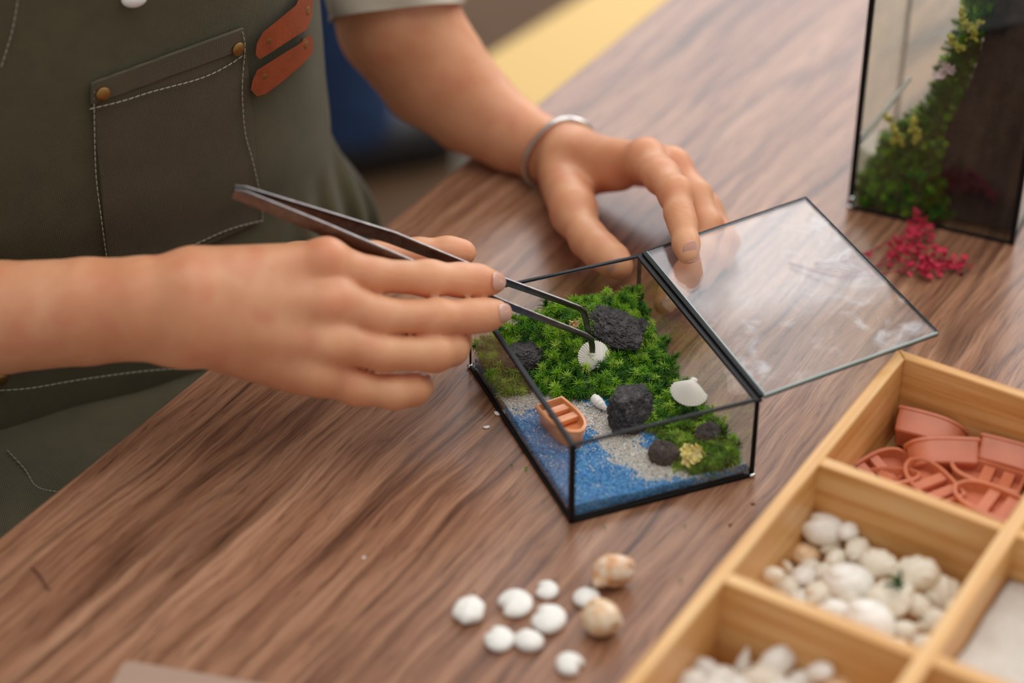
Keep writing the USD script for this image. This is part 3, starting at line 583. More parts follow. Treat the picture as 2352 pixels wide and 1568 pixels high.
t = thing("dried_flower", "cream dried flower cluster with brown hearts in moss behind the tweezers", "flower", atz(1318, 742, .0300)); obj("petal", petal_cluster(9, .0026, .0030, 5), cream_fl, t, 60, kind="stuff")
ms = [trimesh.creation.icosphere(1, .0005) for _ in range(9)]; [m.apply_translation(np.random.default_rng(60 + i).normal(0, .0022, 3) * [1, 1, .5] + [0, 0, .0012]) for i, m in enumerate(ms)]; obj("stamen", cat(ms), twig_m, t, True, kind="stuff")
t = thing("dried_flower", "pale yellow ruffled dried flower between the two small front stones", "flower", atz(1588, 1040, .0150)); obj("petal", petal_cluster(12, .0020, .0038, 8, w=.9), yellow_fl, t, 60, kind="stuff"); obj("stem", sweep([(0, 0, -.006), (0, 0, 0)], .0004, 6), leaf_g, t)

# ------------------------------------------------------------------ tweezers
def arm_mesh(pts, n_cam, w, th):
    P = catmull([at(*p) for p in pts], 60) if False else None
    P = np.array([at(*p) for p in pts]); seg = [0]
    for a, b in zip(P[:-1], P[1:]): seg.append(seg[-1] + np.linalg.norm(b - a))
    nrm = RT * n_cam[0] + DN * n_cam[1] + FW * n_cam[2]; V = []
    pr = np.array([(-1, -.6), (-.8, -1), (.8, -1), (1, -.6), (1, .6), (.8, 1), (-.8, 1), (-1, .6)]) * .5
    T = np.gradient(P, axis=0); T /= np.linalg.norm(T, axis=1, keepdims=True)
    for p, tt, ww, hh in zip(P, T, w, th):
        nn = nrm - tt * (nrm @ tt); nn /= np.linalg.norm(nn); sd = np.cross(tt, nn); V.append(p + pr[:, :1] * ww * sd + pr[:, 1:] * hh * nn)
    V = np.array(V); k = 8; n = len(P); f = grid_faces(n, k, True); VV = np.vstack([V.reshape(-1, 3), P[0], P[-1]]); j = np.arange(k); j2 = (j + 1) % k
    m = trimesh.Trimesh(VV, np.vstack([f, np.c_[np.full(k, n * k), j, j2], np.c_[np.full(k, n * k + 1), (n - 1) * k + j2, (n - 1) * k + j]]), process=False)
    if m.volume < 0: m.invert()
    return m
tw = thing("tweezers", "long bent-tip dark steel tweezers held in the right hand above the terrarium", "tweezers", at(905, 590, 1.105))
low = [(536, 444, 1.066), (560, 450, 1.067), (740, 524, 1.080), (905, 594, 1.097), (1030, 645, 1.115), (1165, 700, 1.133), (1300, 752, 1.147), (1345, 770, 1.151), (1357, 778, 1.1525), (1360, 792, 1.156), (1362, 836, 1.166)]
upp = [(536, 436, 1.069), (560, 440, 1.071), (760, 502, 1.090), (900, 545, 1.107), (1010, 588, 1.120), (1160, 646, 1.138), (1290, 692, 1.149), (1330, 707, 1.153), (1341, 716, 1.155), (1345, 730, 1.159), (1358, 800, 1.172)]
ww = [.0062, .0075, .0085, .0085, .0070, .0048, .0036, .0034, .0034, .0033, .0024]; th_ = [.0018] * 6 + [.0017, .0017, .0018, .0017, .0012]
obj("arm", arm_mesh(low, (.0, .70, -.70), ww, th_), metal, tw, 30, world=True); obj("arm", arm_mesh(upp, (.0, .70, -.70), ww, th_), metal, tw, 30, world=True)
# fine cross ridges on the outer face of the lower arm
ms = []
for t_ in np.linspace(.30, .80, 46):
    q0, q1 = np.array(low[2]), np.array(low[3]); q = q0 + (q1 - q0) * (t_ - .15) * 1.25; p = at(*q); tt = at(*low[3]) - at(*low[2]); tt /= np.linalg.norm(tt)
    nn = DN * .70 - FW * .70; nn -= tt * (nn @ tt); nn /= np.linalg.norm(nn); sd = np.cross(tt, nn); b = bevel_box(.0006, .0076, .0006, .0001); b.apply_transform(mat4(p + nn * .0009, np.c_[tt, sd, nn])); ms.append(b)
obj("grip_ridge", cat(ms), grip_m, tw, world=True, kind="stuff")
# ------------------------------------------------------------------ the maker: one body, clothes as children
TC = np.array([-.190, .362, 0]); ta = np.array([math.cos(math.radians(9)), math.sin(math.radians(9)), 0]); tbv = np.array([math.sin(math.radians(9)), -math.cos(math.radians(9)), 0])
def tw_(u, f, z): return TC + ta * u + tbv * f + np.array([0, 0, z])
person = thing("person", "person in an olive canvas apron, tweezers in one hand, the other on the lid", "person", (TC[0], TC[1], -.75))
A_ = lambda x, y, d, r: (at(x, y, d), r)
# right forearm and hand (back of the hand towards the camera)
def d_right(p):
    fa = chain(p, [A_(-620, 768, 1.125, .043), A_(-250, 740, 1.10, .037), A_(0, 718, 1.085, .0262), A_(200, 702, 1.078, .0242), A_(330, 690, 1.074, .0222), A_(440, 672, 1.072, .0200)], .003)
    fb = chain(p, [A_(-620, 780, 1.13, .043), A_(-250, 756, 1.105, .035), A_(0, 744, 1.09, .0255), A_(200, 732, 1.083, .0235), A_(330, 728, 1.078, .0220), A_(440, 735, 1.075, .0205)], .003)
    d = smin(fa, fb, .006)
    d = smin(d, capd(p, at(388, 806, 1.074), at(408, 808, 1.072), .0065, .0065), .010)
    palm = None
    for a, b in ((A_(450, 650, 1.072, .0185), A_(748, 604, 1.080, .0112)), (A_(460, 690, 1.070, .0190), A_(765, 690, 1.078, .0122)), (A_(460, 740, 1.072, .0190), A_(765, 782, 1.080, .0118)), (A_(455, 770, 1.078, .0150), A_(735, 856, 1.085, .0108)), (A_(520, 800, 1.090, .0125), A_(690, 858, 1.092, .0105))):
        e = capd(p, a[0], b[0], a[1], b[1]); palm = e if palm is None else smin(palm, e, .008)
    d = smin(d, palm, .008)
    th = chain(p, [A_(480, 650, 1.098, .017), A_(690, 618, 1.118, .0135), A_(770, 604, 1.124, .0115), A_(960, 588, 1.139, .0090), A_(1030, 582, 1.142, .0083), A_(1064, 580, 1.143, .0070)], .006)
    fi = []
    fi.append(chain(p, [A_(748, 602, 1.080, .0112), A_(860, 632, 1.090, .0086), A_(985, 639, 1.103, .0090), A_(1060, 643, 1.113, .0084), A_(1098, 645, 1.118, .0082), A_(1130, 649, 1.121, .0066)], .005))
    fi.append(chain(p, [A_(765, 690, 1.078, .0122), A_(880, 725, 1.087, .0086), A_(1005, 728, 1.098, .0090), A_(1085, 726, 1.107, .0083), A_(1118, 723, 1.112, .0080), A_(1142, 718, 1.115, .0066)], .005))
    fi.append(chain(p, [A_(765, 782, 1.080, .0118), A_(880, 811, 1.087, .0087), A_(1000, 811, 1.098, .0092), A_(1036, 800, 1.108, .0086), A_(1046, 784, 1.121, .0078), A_(1040, 770, 1.132, .0066)], .005))
    fi.append(chain(p, [A_(735, 856, 1.085, .0112), A_(820, 890, 1.090, .0086), A_(905, 901, 1.096, .0083), A_(950, 895, 1.102, .0076), A_(968, 888, 1.107, .0064)], .005))
    fd_ = None
    for e in fi: fd_ = e if fd_ is None else smin(fd_, e, .0012)
    d = smin(d, fd_, .006); d = smin(d, th, .004)
    # knuckle bumps and tendons
    for x, y, dd, r in ((752, 588, 1.074, .0062), (748, 700, 1.0705, .0062), (755, 792, 1.072, .0060), (735, 862, 1.078, .0052)): d = smin(d, np.linalg.norm(p - at(x, y, dd), axis=1) - r, .010)
    return d
# left forearm and hand (thumb on the back glass, index on the lid)
LH = dict(wr=at(1262, 335, 1.345), el=at(872, -215, 1.325))
def d_left(p):
    fa = chain(p, [(LH["el"], .044), A_(916, 34, 1.342, .0364), A_(996, 146, 1.356, .0325), A_(1090, 232, 1.362, .0253), A_(1182, 294, 1.357, .0190), A_(1262, 330, 1.345, .0152), A_(1320, 346, 1.328, .0150)], .003)
    fb = chain(p, [(LH["el"], .044), A_(908, 60, 1.347, .0360), A_(985, 180, 1.362, .0314), A_(1072, 266, 1.367, .0242), A_(1165, 326, 1.361, .0184), A_(1248, 362, 1.349, .0152), A_(1300, 385, 1.332, .0150)], .003)
    d = smin(fa, fb, .008)
    d = smin(d, capd(p, at(1296, 316, 1.322), at(1310, 322, 1.320), .0064, .0064), .008)
    palm = None
    for a, b in ((A_(1305, 356, 1.318, .0148), A_(1482, 370, 1.252, .0109)), (A_(1310, 360, 1.325, .0152), A_(1520, 378, 1.274, .0113)), (A_(1310, 362, 1.335, .0150), A_(1545, 394, 1.296, .0110)), (A_(1290, 392, 1.318, .0140), A_(1318, 472, 1.262, .0122)), (A_(1330, 402, 1.310, .0125), A_(1420, 394, 1.275, .0120))):
        e = capd(p, a[0], b[0], a[1], b[1]); palm = e if palm is None else smin(palm, e, .008)
    d = smin(d, palm, .009)
    th = chain(p, [A_(1296, 418, 1.310, .0137), A_(1318, 494, 1.262, .0121), A_(1352, 550, 1.238, .0103), A_(1378, 575, 1.228, .0101), A_(1408, 598, 1.219, .0090), A_(1424, 612, 1.2145, .0072)], .006)
    ix = chain(p, [A_(1482, 368, 1.252, .0112), A_(1520, 405, 1.226, .0100), A_(1550, 445, 1.204, .0090), A_(1560, 490, 1.190, .0077), A_(1568, 515, 1.184, .0075), A_(1576, 560, 1.175, .0069), A_(1580, 582, 1.171, .0060)], .005)
    md = chain(p, [A_(1545, 386, 1.270, .0105), A_(1598, 450, 1.250, .0092), A_(1626, 520, 1.236, .0088), A_(1610, 575, 1.229, .0082), A_(1578, 630, 1.220, .0078), A_(1545, 672, 1.213, .0073), A_(1526, 698, 1.209, .0062)], .005)
    rg = chain(p, [A_(1560, 402, 1.290, .0100), A_(1622, 480, 1.272, .0088), A_(1656, 545, 1.258, .0084), A_(1640, 590, 1.250, .0078), A_(1610, 640, 1.246, .0070)], .005)
    lt = chain(p, [A_(1560, 412, 1.308, .0092), A_(1630, 490, 1.292, .0080), A_(1668, 555, 1.278, .0074), A_(1660, 600, 1.270, .0064)], .005)
    fd_ = ix
    for e in (md, rg, lt): fd_ = smin(fd_, e, .0015)
    d = smin(d, fd_, .006); d = smin(d, th, .008)
    for x, y, dd, x2, y2, d2_, m in ((1550, 432, 1.202, 1562, 490, 1.189, .013), (1568, 512, 1.184, 1576, 560, 1.175, .010), (1366, 562, 1.229, 1408, 598, 1.219, .012)):
        c = at(x, y, dd); ax = at(x2, y2, d2_) - c; ax /= np.linalg.norm(ax); s_ = (p - c) @ ax; w_ = np.exp(-(np.linalg.norm(p - c, axis=1) / m) ** 4); d = d + w_ * .00045 * sum(np.exp(-((s_ - q) / .0009) ** 2) for q in (-.0038, -.0012, .0014, .0040))
    for x, y, dd, r in ((1486, 352, 1.247, .0068), (1550, 372, 1.264, .0068), (1556, 436, 1.199, .0055)): d = smin(d, np.linalg.norm(p - at(x, y, dd), axis=1) - r, .010)
    return d
SL, SR = tw_(.172, -.01, .415), tw_(-.180, -.01, .42); ER = at(-620, 772, 1.127)
def d_trunk(p):
    q = (p - TC); u, f, z = q @ ta, q @ tbv, p[:, 2]; lf = np.c_[u, f, z]
    d = elld(lf, (0, -.005, .02), (.142, .088, .22)); d = smin(d, elld(lf, (0, -.01, .30), (.150, .092, .20)), .08)
    d = smin(d, chain(p, [(SR, .052), (SL, .052)], .02), .06)
    d = smin(d, capd(p, tw_(0, 0, .42), tw_(0, .035, .53), .055, .050), .03)
    d = smin(d, chain(p, [(SR, .05), (ER, .042)], .02), .03); d = smin(d, chain(p, [(SL, .05), (LH["el"], .043)], .02), .03)
    return d
def d_head(p):
    hd = tw_(0, .075, .645); d2 = elld(p, hd, (.074, .094, .102), np.c_[ta, tbv, [0, 0, 1]]); d2 = smin(d2, elld(p, tw_(0, .115, .585), (.048, .058, .060), np.c_[ta, tbv, [0, 0, 1]]), .03)
    nose = capd(p, tw_(0, .162, .645), tw_(0, .182, .615), .008, .012); d2 = smin(d2, nose, .012)
    for s in (-1, 1):
        d2 = smin(d2, elld(p, tw_(s * .076, .07, .632), (.008, .018, .030), np.c_[ta, tbv, [0, 0, 1]]), .006)
        d2 = np.maximum(d2, -(np.linalg.norm(p - tw_(s * .031, .172, .652), axis=1) - .0118))
    for s in (-1, 1):
        c = tw_(s * .031, .1585, .651); n_ = np.array([0, 0, .9]) - tbv * -.18; d2 = np.minimum(d2, np.maximum(np.abs(np.linalg.norm(p - c, axis=1) - .0118) - .0014, -((p - c) @ n_) - .0002))
        d2 = np.minimum(d2, np.maximum(np.abs(np.linalg.norm(p - c, axis=1) - .0116) - .0012, ((p - c) @ np.array([0, 0, 1.0])) + .0062))
    return smin(d2, capd(p, tw_(0, 0, .42), tw_(0, .035, .53), .055, .050), .03)
def cut(fn, lo, hi, h): return surface_net(fn, lo, hi, h)
mr = cut(d_right, np.minimum(at(-760, 500, 1.05), at(1200, 1000, 1.16)) - [.03, .09, .09], np.maximum(at(-760, 500, 1.05), at(1200, 1000, 1.16)) + [.05, .09, .09], .0015)
ml = cut(d_left, np.array([-.075, .10, -.005]), np.array([.215, .475, .25]), .0012)
mt = cut(d_trunk, TC + [-.30, -.30, -.22], TC + [.30, .20, .78], .0065)
mh_ = cut(d_head, tw_(0, .06, .62) - [.14, .16, .15], tw_(0, .06, .62) + [.14, .16, .16], .0028)
body = cat([mr, ml, mt, mh_]); obj("body", body, skin_m, person, True, world=True)
def nail(c, r, n, dr, w, l, name="fingernail"):
    n = np.asarray(n, float); n /= np.linalg.norm(n); dr = np.asarray(dr, float); dr = dr - n * (dr @ n); dr /= np.linalg.norm(dr); sd = np.cross(n, dr)
    u = np.linspace(-1, 1, 13); v = np.linspace(-1, 1, 21); U, Vv = np.meshgrid(u, v, indexing="ij")
    wv = np.sqrt(np.maximum(1 - np.abs(Vv) ** 3.2 * .92, .02)) * (1 + .06 * Vv)
    ang = U * wv * (w / 2 / r); bend = .16 * Vv ** 2
    P = c + (np.sin(ang) * r)[..., None] * sd + ((np.cos(ang) * r) - bend * .0035 + .0006)[..., None] * n + (Vv * l / 2)[..., None] * dr
    m = grid_solid(P, .0006); obj(name, m, nail_m, person, True, world=True)
N_ = lambda a, b, c: RT * a + DN * b + FW * c
nail(at(1122, 648, 1.120), .0068, N_(.80, -.05, -.60), N_(.35, .05, .75), .0100, .0110)
nail(at(1136, 719, 1.1142), .0067, N_(.82, -.02, -.58), N_(.35, -.08, .75), .0100, .0110)
nail(at(963, 889, 1.106), .0064, N_(.25, -.80, -.55), N_(.9, .15, .4), .0085, .0090)
nail(at(1577, 574, 1.1725), .0062, N_(.35, .15, -.85), N_(.25, .95, .1), .0098, .0120)
nail(at(1416, 606, 1.2165), .0078, N_(.05, .35, -.9), N_(.72, .66, -.2), .0120, .0125)
nail(at(1530, 692, 1.2095), .0064, N_(.35, .1, -.85), N_(-.6, .75, -.1), .0100, .0105)
# head details
for s in (-1, 1):
    ey = trimesh.creation.icosphere(3, .0108); ey.apply_translation(tw_(s * .031, .1585, .651)); obj("eye", ey, eye_m, person, True, world=True)
    ir = trimesh.creation.icosphere(2, .0054); ir.apply_translation(tw_(s * .031, .1642, .6475)); obj("iris", ir, iris_m, person, True, world=True)
lp_ = trimesh.creation.icosphere(3, 1); lp_.apply_transform(np.diag([.024, .009, .007, 1])); lp_.apply_transform(mat4(tw_(0, .168, .572), np.c_[ta, tbv, [0, 0, 1]])); obj("lips", lp_, lip_m, person, True, world=True)
def d_hair(p):
    q = (p - TC); f = q @ tbv; d = elld(p, tw_(0, .062, .660), (.083, .101, .104), np.c_[ta, tbv, [0, 0, 1]]); d = smin(d, elld(p, tw_(0, -.01, .60), (.07, .05, .09), np.c_[ta, tbv, [0, 0, 1]]), .03)
    return np.maximum(d, np.minimum(f - .115, 9) * .7 + (.655 - p[:, 2]) * .7) + .003 * (meshkit.noise(p * 60, 3) - .5)
obj("hair", cut(d_hair, TC + [-.12, -.2, .48], TC + [.12, .12, .80], .004), hair_m, person, True, world=True)

# ---- shirt with half sleeves
hemL, hemR = at(906, 30, 1.335), at(-420, 752, 1.11)
def d_shirt(p):
    q = (p - TC); u, f, z = q @ ta, q @ tbv, p[:, 2]; lf = np.c_[u, f, z]
    d = elld(lf, (0, -.01, .04), (.158, .098, .26)); d = smin(d, elld(lf, (0, -.012, .30), (.166, .102, .21)), .08); d = smin(d, chain(p, [(SR, .060), (SL, .060)], .02), .06)
    d = np.maximum(d, -(capd(p, tw_(0, 0, .45), tw_(0, .05, .56), .063, .066)))
    return d + .0025 * (meshkit.noise(p * 28, 8) - .5)
obj("shirt", cut(d_shirt, TC + [-.33, -.32, -.26], TC + [.30, .18, .52], .005), shirt_m, person, True, world=True)
def sleeve(S, E, H, r0, r1, r2):
    P = catmull([S, S * .4 + E * .6, E, H], 40); T = np.gradient(P, axis=0); T /= np.linalg.norm(T, axis=1, keepdims=True); R = np.interp(np.linspace(0, 1, 40), [0, .6, 1], [r0, r1, r2]); k = 64; a = np.arange(k + 1) * 2 * pi / k
    up = np.array([.2, -.6, .77]); G = np.zeros((40, k + 1, 3))
    for i in range(40):
        s_ = np.cross(T[i], up); s_ /= np.linalg.norm(s_); w = np.cross(s_, T[i]); wr = .0022 * np.sin(a * 3 + i * .35) + .0016 * np.sin(a * 5 - i * .5)
        G[i] = P[i] + (np.cos(a) * (R[i] + wr))[:, None] * s_ + (np.sin(a) * (R[i] + wr))[:, None] * w
    m = grid_solid(G, .0016); c = trimesh.Trimesh(m.vertices, m.faces); n1 = G[20, 0] - P[20]
    if meshkit.arrays(m, True)[2][20 * (k + 1)] @ n1 < 0: m = grid_solid(G[:, ::-1], .0016)
    obj("sleeve", m, shirt_m, person, 60, world=True)
sleeve(SL, LH["el"], hemL, .062, .054, .0425); sleeve(SR, ER, hemR, .062, .056, .050)
def d_legs(p):
    d = None
    for s in (-1, 1):
        e = chain(p, [(tw_(s * .085, .0, -.14), .088), (tw_(s * .10, .40, -.135), .066), (tw_(s * .10, .40, -.30), .058), (tw_(s * .10, .36, -.68), .045)], .03); d = e if d is None else smin(d, e, .02)
    return smin(d, elld(np.c_[(p - TC) @ ta, (p - TC) @ tbv, p[:, 2]], (0, -.02, -.13), (.16, .12, .10)), .03)
obj("trousers", cut(d_legs, TC + [-.26, -.52, -.75], TC + [.30, .18, 0], .01), dark_trousers, person, True, world=True)
for s in (-1, 1):
    sh = cut(lambda p: np.maximum(smin(elld(p, tw_(s * .10, .36, -.715), (.046, .055, .05), np.c_[ta, tbv, [0, 0, 1]]), elld(p, tw_(s * .10, .46, -.73), (.046, .10, .035), np.c_[ta, tbv, [0, 0, 1]]), .03), -.7496 - p[:, 2]), tw_(s * .10, .42, -.70) - [.2, .2, .06], tw_(s * .10, .42, -.70) + [.2, .2, .08], .006)
    obj("shoe", sh, shoe_m, person, True, world=True)

# ---- apron
def ap_front(u, z):
    u = np.asarray(u, float); z = np.asarray(z, float); W = .176 + .030 * sstep(.055, -.03, z) - .004 * sstep(.0, .2, z); D = .112 + .006 * np.sin(z * 9)
    f = D * np.maximum(1 - np.abs(u / W) ** 2.5, 0) ** (1 / 2.5)
    fold = .0030 * np.sin(u * 38 + z * 22 + 1.2) * sstep(.10, -.02, z) + .0016 * np.sin(z * 95 + u * 9) * sstep(.14, .03, z) + .004 * (meshkit.noise(np.stack([u * 14, z * 14, 0 * u], -1), 6) - .5)
    side = .007 * sstep(.10, .17, u) * np.sin(u * 260) * sstep(.06, .0, z)
    return f + fold + side, W
th_ = np.linspace(-1.0, 1.0, 150); zz_ = np.linspace(-.052, .36, 130)
def ap_grid(shift=0.0):
    T, Zz = np.meshgrid(th_, zz_, indexing="ij"); W = ap_front(T * .1, Zz)[1]; s = np.sin(T * pi / 2 * .992); u = W * np.sign(s) * np.abs(s) ** .85
    f = ap_front(u, Zz)[0]; return TC + u[..., None] * ta + (f + shift)[..., None] * tbv + Zz[..., None] * np.array([0, 0, 1.0])
apron = obj("apron", grid_solid(ap_grid(), .0014), canvas, person, 60, world=True, label="olive canvas apron"); ap = str(apron.GetPath())
# lap of the apron over the thighs
ul, fl_ = np.linspace(-.2, .2, 60), np.linspace(.06, .40, 50); U, Fq = np.meshgrid(ul, fl_, indexing="ij")
zl = -.046 - .035 * np.exp(-(U / .035) ** 2) * sstep(.1, .3, Fq) - .10 * sstep(.16, .22, np.abs(U)) - .02 * (Fq - .1) + .003 * (meshkit.noise(np.stack([U * 30, Fq * 30, 0 * U], -1), 2) - .5) - .09 * sstep(.37, .41, Fq)
obj("lap_panel", grid_solid(TC + U[..., None] * ta + Fq[..., None] * tbv + zl[..., None] * np.array([0, 0, 1.0]), .0014), canvas_lap, person, 60, world=True)
lf_ = lambda u, f: -.046 - .035 * np.exp(-(u / .035) ** 2) * sstep(.1, .3, f) - .02 * (f - .1)
P = catmull([atz(x, y, -.049) for x, y in ((20, 1050), (58, 1090), (82, 1126), (112, 1138), (160, 1142))], 60); P[:, 2] = [float(lf_((q - TC) @ ta, (q - TC) @ tbv)) + .0022 for q in P]
ms = [sweep([P[i], P[i + 1], P[i + 2]], .0005, 6) for i in range(0, 57, 3)]; obj("stitching", cat(ms), thread, person, True, world=True, kind="stuff")
def hit(px, py, off=0.0):
    r = ray(px, py); ds = np.linspace(1.02, 1.42, 401); P = EYE + ds[:, None] * r; q = P - TC; u, f, z = q @ ta, q @ tbv, P[:, 2]; g = f - off - ap_front(u, z)[0]
    i = np.argmax(g < 0)
    if not (g < 0).any(): i = int(np.argmin(g)); return P[i]
    if i == 0: return P[0]
    t = g[i - 1] / (g[i - 1] - g[i]); return P[i - 1] + t * (P[i] - P[i - 1])
def patch(poly4, n, m, off, th, rnd=0):
    tl, tr, br, bl = [np.array(x, float) for x in poly4]; P = np.zeros((n, m, 3))
    for i, a in enumerate(np.linspace(0, 1, n)):
        for j, b in enumerate(np.linspace(0, 1, m)):
            c = (tl * (1 - b) + tr * b) * (1 - a) + (bl * (1 - b) + br * b) * a
            P[i, j] = hit(*c, off)
    return grid_solid(P, th)
def outl(poly, off, th):
    """thin plate of any outline lying on the apron"""
    pg = Polygon(poly).buffer(4).buffer(-4); x0, y0, x1, y1 = pg.bounds
    m = trimesh.creation.extrude_polygon(pg, 1.0, engine="earcut"); v, f = trimesh.remesh.subdivide_to_size(m.vertices, m.faces, 14); v2 = np.array([hit(a, b, off + th * (1 - c)) for a, b, c in v])
    s = trimesh.Trimesh(v2, f, process=True)
    if s.volume < 0: s.invert()
    return s
def seam(px, name="stitching", par=ap, off=.0012, st=.0030, r=.00045):
    P = catmull(np.array(px, float), 160); W3 = np.array([hit(a, b, off) for a, b in P]); L = np.r_[0, np.cumsum(np.linalg.norm(np.diff(W3, axis=0), axis=1))]; ms = []
    for s in np.arange(0, L[-1] - st, st * 1.22):
        a, b = [np.array([np.interp(x, L, W3[:, k]) for k in range(3)]) for x in (s, s + st)]; ms.append(sweep([a - tbv * -.0002, (a + b) / 2 + tbv * .0003, b], [r * .7, r, r * .7], 6))
    return obj(name, cat(ms), thread, par, True, world=True, kind="stuff")
def rivet(px, py, par, R=.0040, off=.003):
    p = hit(px, py, off); p2 = (hit(px + 8, py, off) - hit(px - 8, py, off)); p3 = hit(px, py + 8, off) - hit(px, py - 8, off); n = np.cross(p2, p3); n /= np.linalg.norm(n); n = n if n @ FW < 0 else -n
    R1 = frame(p2, n); prof = [(0, .0016), (R * .45, .0016), (R * .8, .0012), (R, .0005), (R, -.0012), (0, -.0012)]; m = trimesh.creation.revolve(np.array(prof)[::-1], sections=24); m.apply_transform(mat4(p, R1)); m.fix_normals(); obj("rivet", m, brass, par, 40, world=True)
pocket = obj("pocket", patch(((212, 196), (562, 68), (604, 506), (256, 660)), 40, 36, .0030, .0026), canvas2, ap, 60, world=True)
obj("pocket_hem", patch(((212, 193), (562, 66), (562, 112), (212, 240)), 8, 36, .0042, .0024), canvas2, ap, 60, world=True)
seam([(206, 250), (280, 232), (350, 210), (460, 180), (520, 152), (562, 124)], off=.0046); seam([(216, 205), (216, 260), (220, 400), (232, 500), (246, 600), (256, 650)], off=.0036)
seam([(556, 72), (562, 110), (556, 200), (562, 300), (580, 370), (600, 460), (603, 505)], off=.0040); seam([(604, 506), (540, 522), (480, 546), (390, 590), (330, 622)], off=.0036)
seam([(42, -10), (30, 60), (16, 110), (0, 160)]); seam([(-60, 898), (60, 892), (180, 872), (320, 853), (440, 843), (500, 838)], off=.0035)
rivet(237, 216, ap, off=.0048); rivet(547, 113, ap, off=.0048); rivet(3, 872, ap)
tab = obj("leather_tab", outl([(587, 126), (590, 100), (604, 74), (640, 45), (680, 12), (700, -30), (722, -30), (716, 40), (706, 66), (660, 96), (620, 122), (597, 136)], .0052, .0024), leather, ap, 35, world=True); tp = ap
tab = obj("leather_tab", outl([(576, 206), (580, 185), (591, 161), (640, 130), (689, 100), (712, 78), (719, 92), (719, 122), (690, 152), (650, 186), (610, 216), (590, 221)], .0052, .0024), leather, ap, 35, world=True)
for x, y in ((614, 92), (703, 24), (604, 174), (698, 102)): rivet(x, y, ap, .0036, .0060)
obj("cord_toggle", (lambda m: (m.apply_transform(np.diag([1.5, .8, 1, 1])), m.apply_translation(hit(308, -2, .004)), m)[2])(trimesh.creation.icosphere(3, .0045)), chip_m, ap, True, world=True, label="white cord toggle")

# ---- stool under the maker
st = thing("stool", "dark round wooden stool that the aproned person sits on", "stool", (TC[0], TC[1], -.75))
seat = trimesh.creation.cylinder(.17, .03, sections=48); seat.apply_translation(tw_(0, -.02, -.250)); obj("seat", seat, twig_m, st, 30, world=True)
for a in range(4):
    q = a * pi / 2 + .6; obj("leg", sweep([tw_(.12 * math.cos(q), -.02 + .12 * math.sin(q), -.265), tw_(.18 * math.cos(q), -.02 + .18 * math.sin(q), -.75)], .014, 10), twig_m, st, True, world=True)

# ---- silver bracelet on the left wrist
br = thing("bracelet", "thin silver snake-chain bracelet around the left wrist", "bracelet", LH["wr"])
bc = at(1283, 349, 1.338); ax1 = at(1362, 312, 1.325) - at(1202, 392, 1.325); ax1 /= np.linalg.norm(ax1); ax2 = N_(-.42, -.62, -.66); ax2 -= ax1 * (ax2 @ ax1); ax2 /= np.linalg.norm(ax2)
an = np.linspace(0, 2 * pi, 121); loop = []
for a in an:
    d_ = ax1 * math.cos(a) + ax2 * math.sin(a); ts = np.linspace(.004, .040, 181); f_ = d_left(bc + ts[:, None] * d_); k_ = int(np.argmax(f_ > .0016)); loop.append(ts[k_])
loop = np.array(loop[:-1]); loop = sum(np.roll(loop, k_) for k_ in range(-4, 5)) / 9; loop = np.r_[np.maximum(loop, 0), loop[0]] + .0004
loop = np.array([bc + r_ * (ax1 * math.cos(a) + ax2 * math.sin(a)) for r_, a in zip(loop, an)])
obj("chain", sweep(loop, .0019 + .0003 * (np.arange(121) % 2), 10, cap=False), silver, br, 60, world=True)
ck = sweep(loop[108:115], .0021, 10); obj("clasp", ck, twig_m, br, 40, world=True)
# ------------------------------------------------------------------ bamboo tray
TO = atz(2062, 800, .054); TO[2] = 0; tq = math.radians(216.4); tu = np.array([math.cos(tq), math.sin(tq), 0]); tv = np.array([-math.sin(tq), math.cos(tq), 0])
TR = np.c_[tu, tv, [0, 0, 1.0]]
tray = thing("sorting_tray", "honey coloured bamboo tray divided into square compartments of craft supplies", "tray", TO, TR)
def ext(poly, z0, z1):
    m = man(manifold3d.Manifold.extrude(manifold3d.CrossSection([np.array(poly)]), z1 - z0)); m.apply_translation([0, 0, z0])
    v, f = trimesh.remesh.subdivide_to_size(m.vertices, m.faces, .03); return trimesh.Trimesh(v, f)
LX, LY, WL, WH, g_ = .312, .2135, .0066, .054, .00012
def rboard(poly, z0, z1, mat_, name="board", r=.0007):
    p = Polygon(poly).buffer(-r); P0 = np.array(Polygon(poly).exterior.coords[:-1]); P1 = np.array(p.exterior.coords[:-1])
    hull = np.vstack([np.c_[P0, np.full(len(P0), z0 + r)], np.c_[P0, np.full(len(P0), z1 - r)], np.c_[P1, np.full(len(P1), z0)], np.c_[P1, np.full(len(P1), z1)]])
    obj(name, man(manifold3d.Manifold.hull_points(hull)), mat_, tray, 20)
rboard([(g_, 0), (LX - g_, 0), (LX - WL - g_, WL), (WL + g_, WL)], 0, WH, bam_x); rboard([(g_, LY), (LX - g_, LY), (LX - WL - g_, LY - WL), (WL + g_, LY - WL)], 0, WH, bam_x)
rboard([(0, g_), (WL, WL + g_), (WL, LY - WL - g_), (0, LY - g_)], 0, WH, bam_y); rboard([(LX, g_), (LX - WL, WL + g_), (LX - WL, LY - WL - g_), (LX, LY - g_)], 0, WH, bam_y)
obj("base", box_at((WL, WL, .001), (LX - WL, LY - WL, .004), .0002), bam_x, tray)
D1, D2, V0, V1 = (.1030, .1104), (.2030, .2108), .0995, .1075
rboard([(WL, V0), (LX - WL, V0), (LX - WL, V1), (WL, V1)], .004, WH - .0002, bam_x, "divider")
for a, b in (D1, D2):
    for y0, y1 in ((WL, V0), (V1, LY - WL)): rboard([(a, y0), (b, y0), (b, y1), (a, y1)], .004, WH - .0003, bam_y, "divider")
def tl(p): return (np.asarray(p) - TO) @ TR
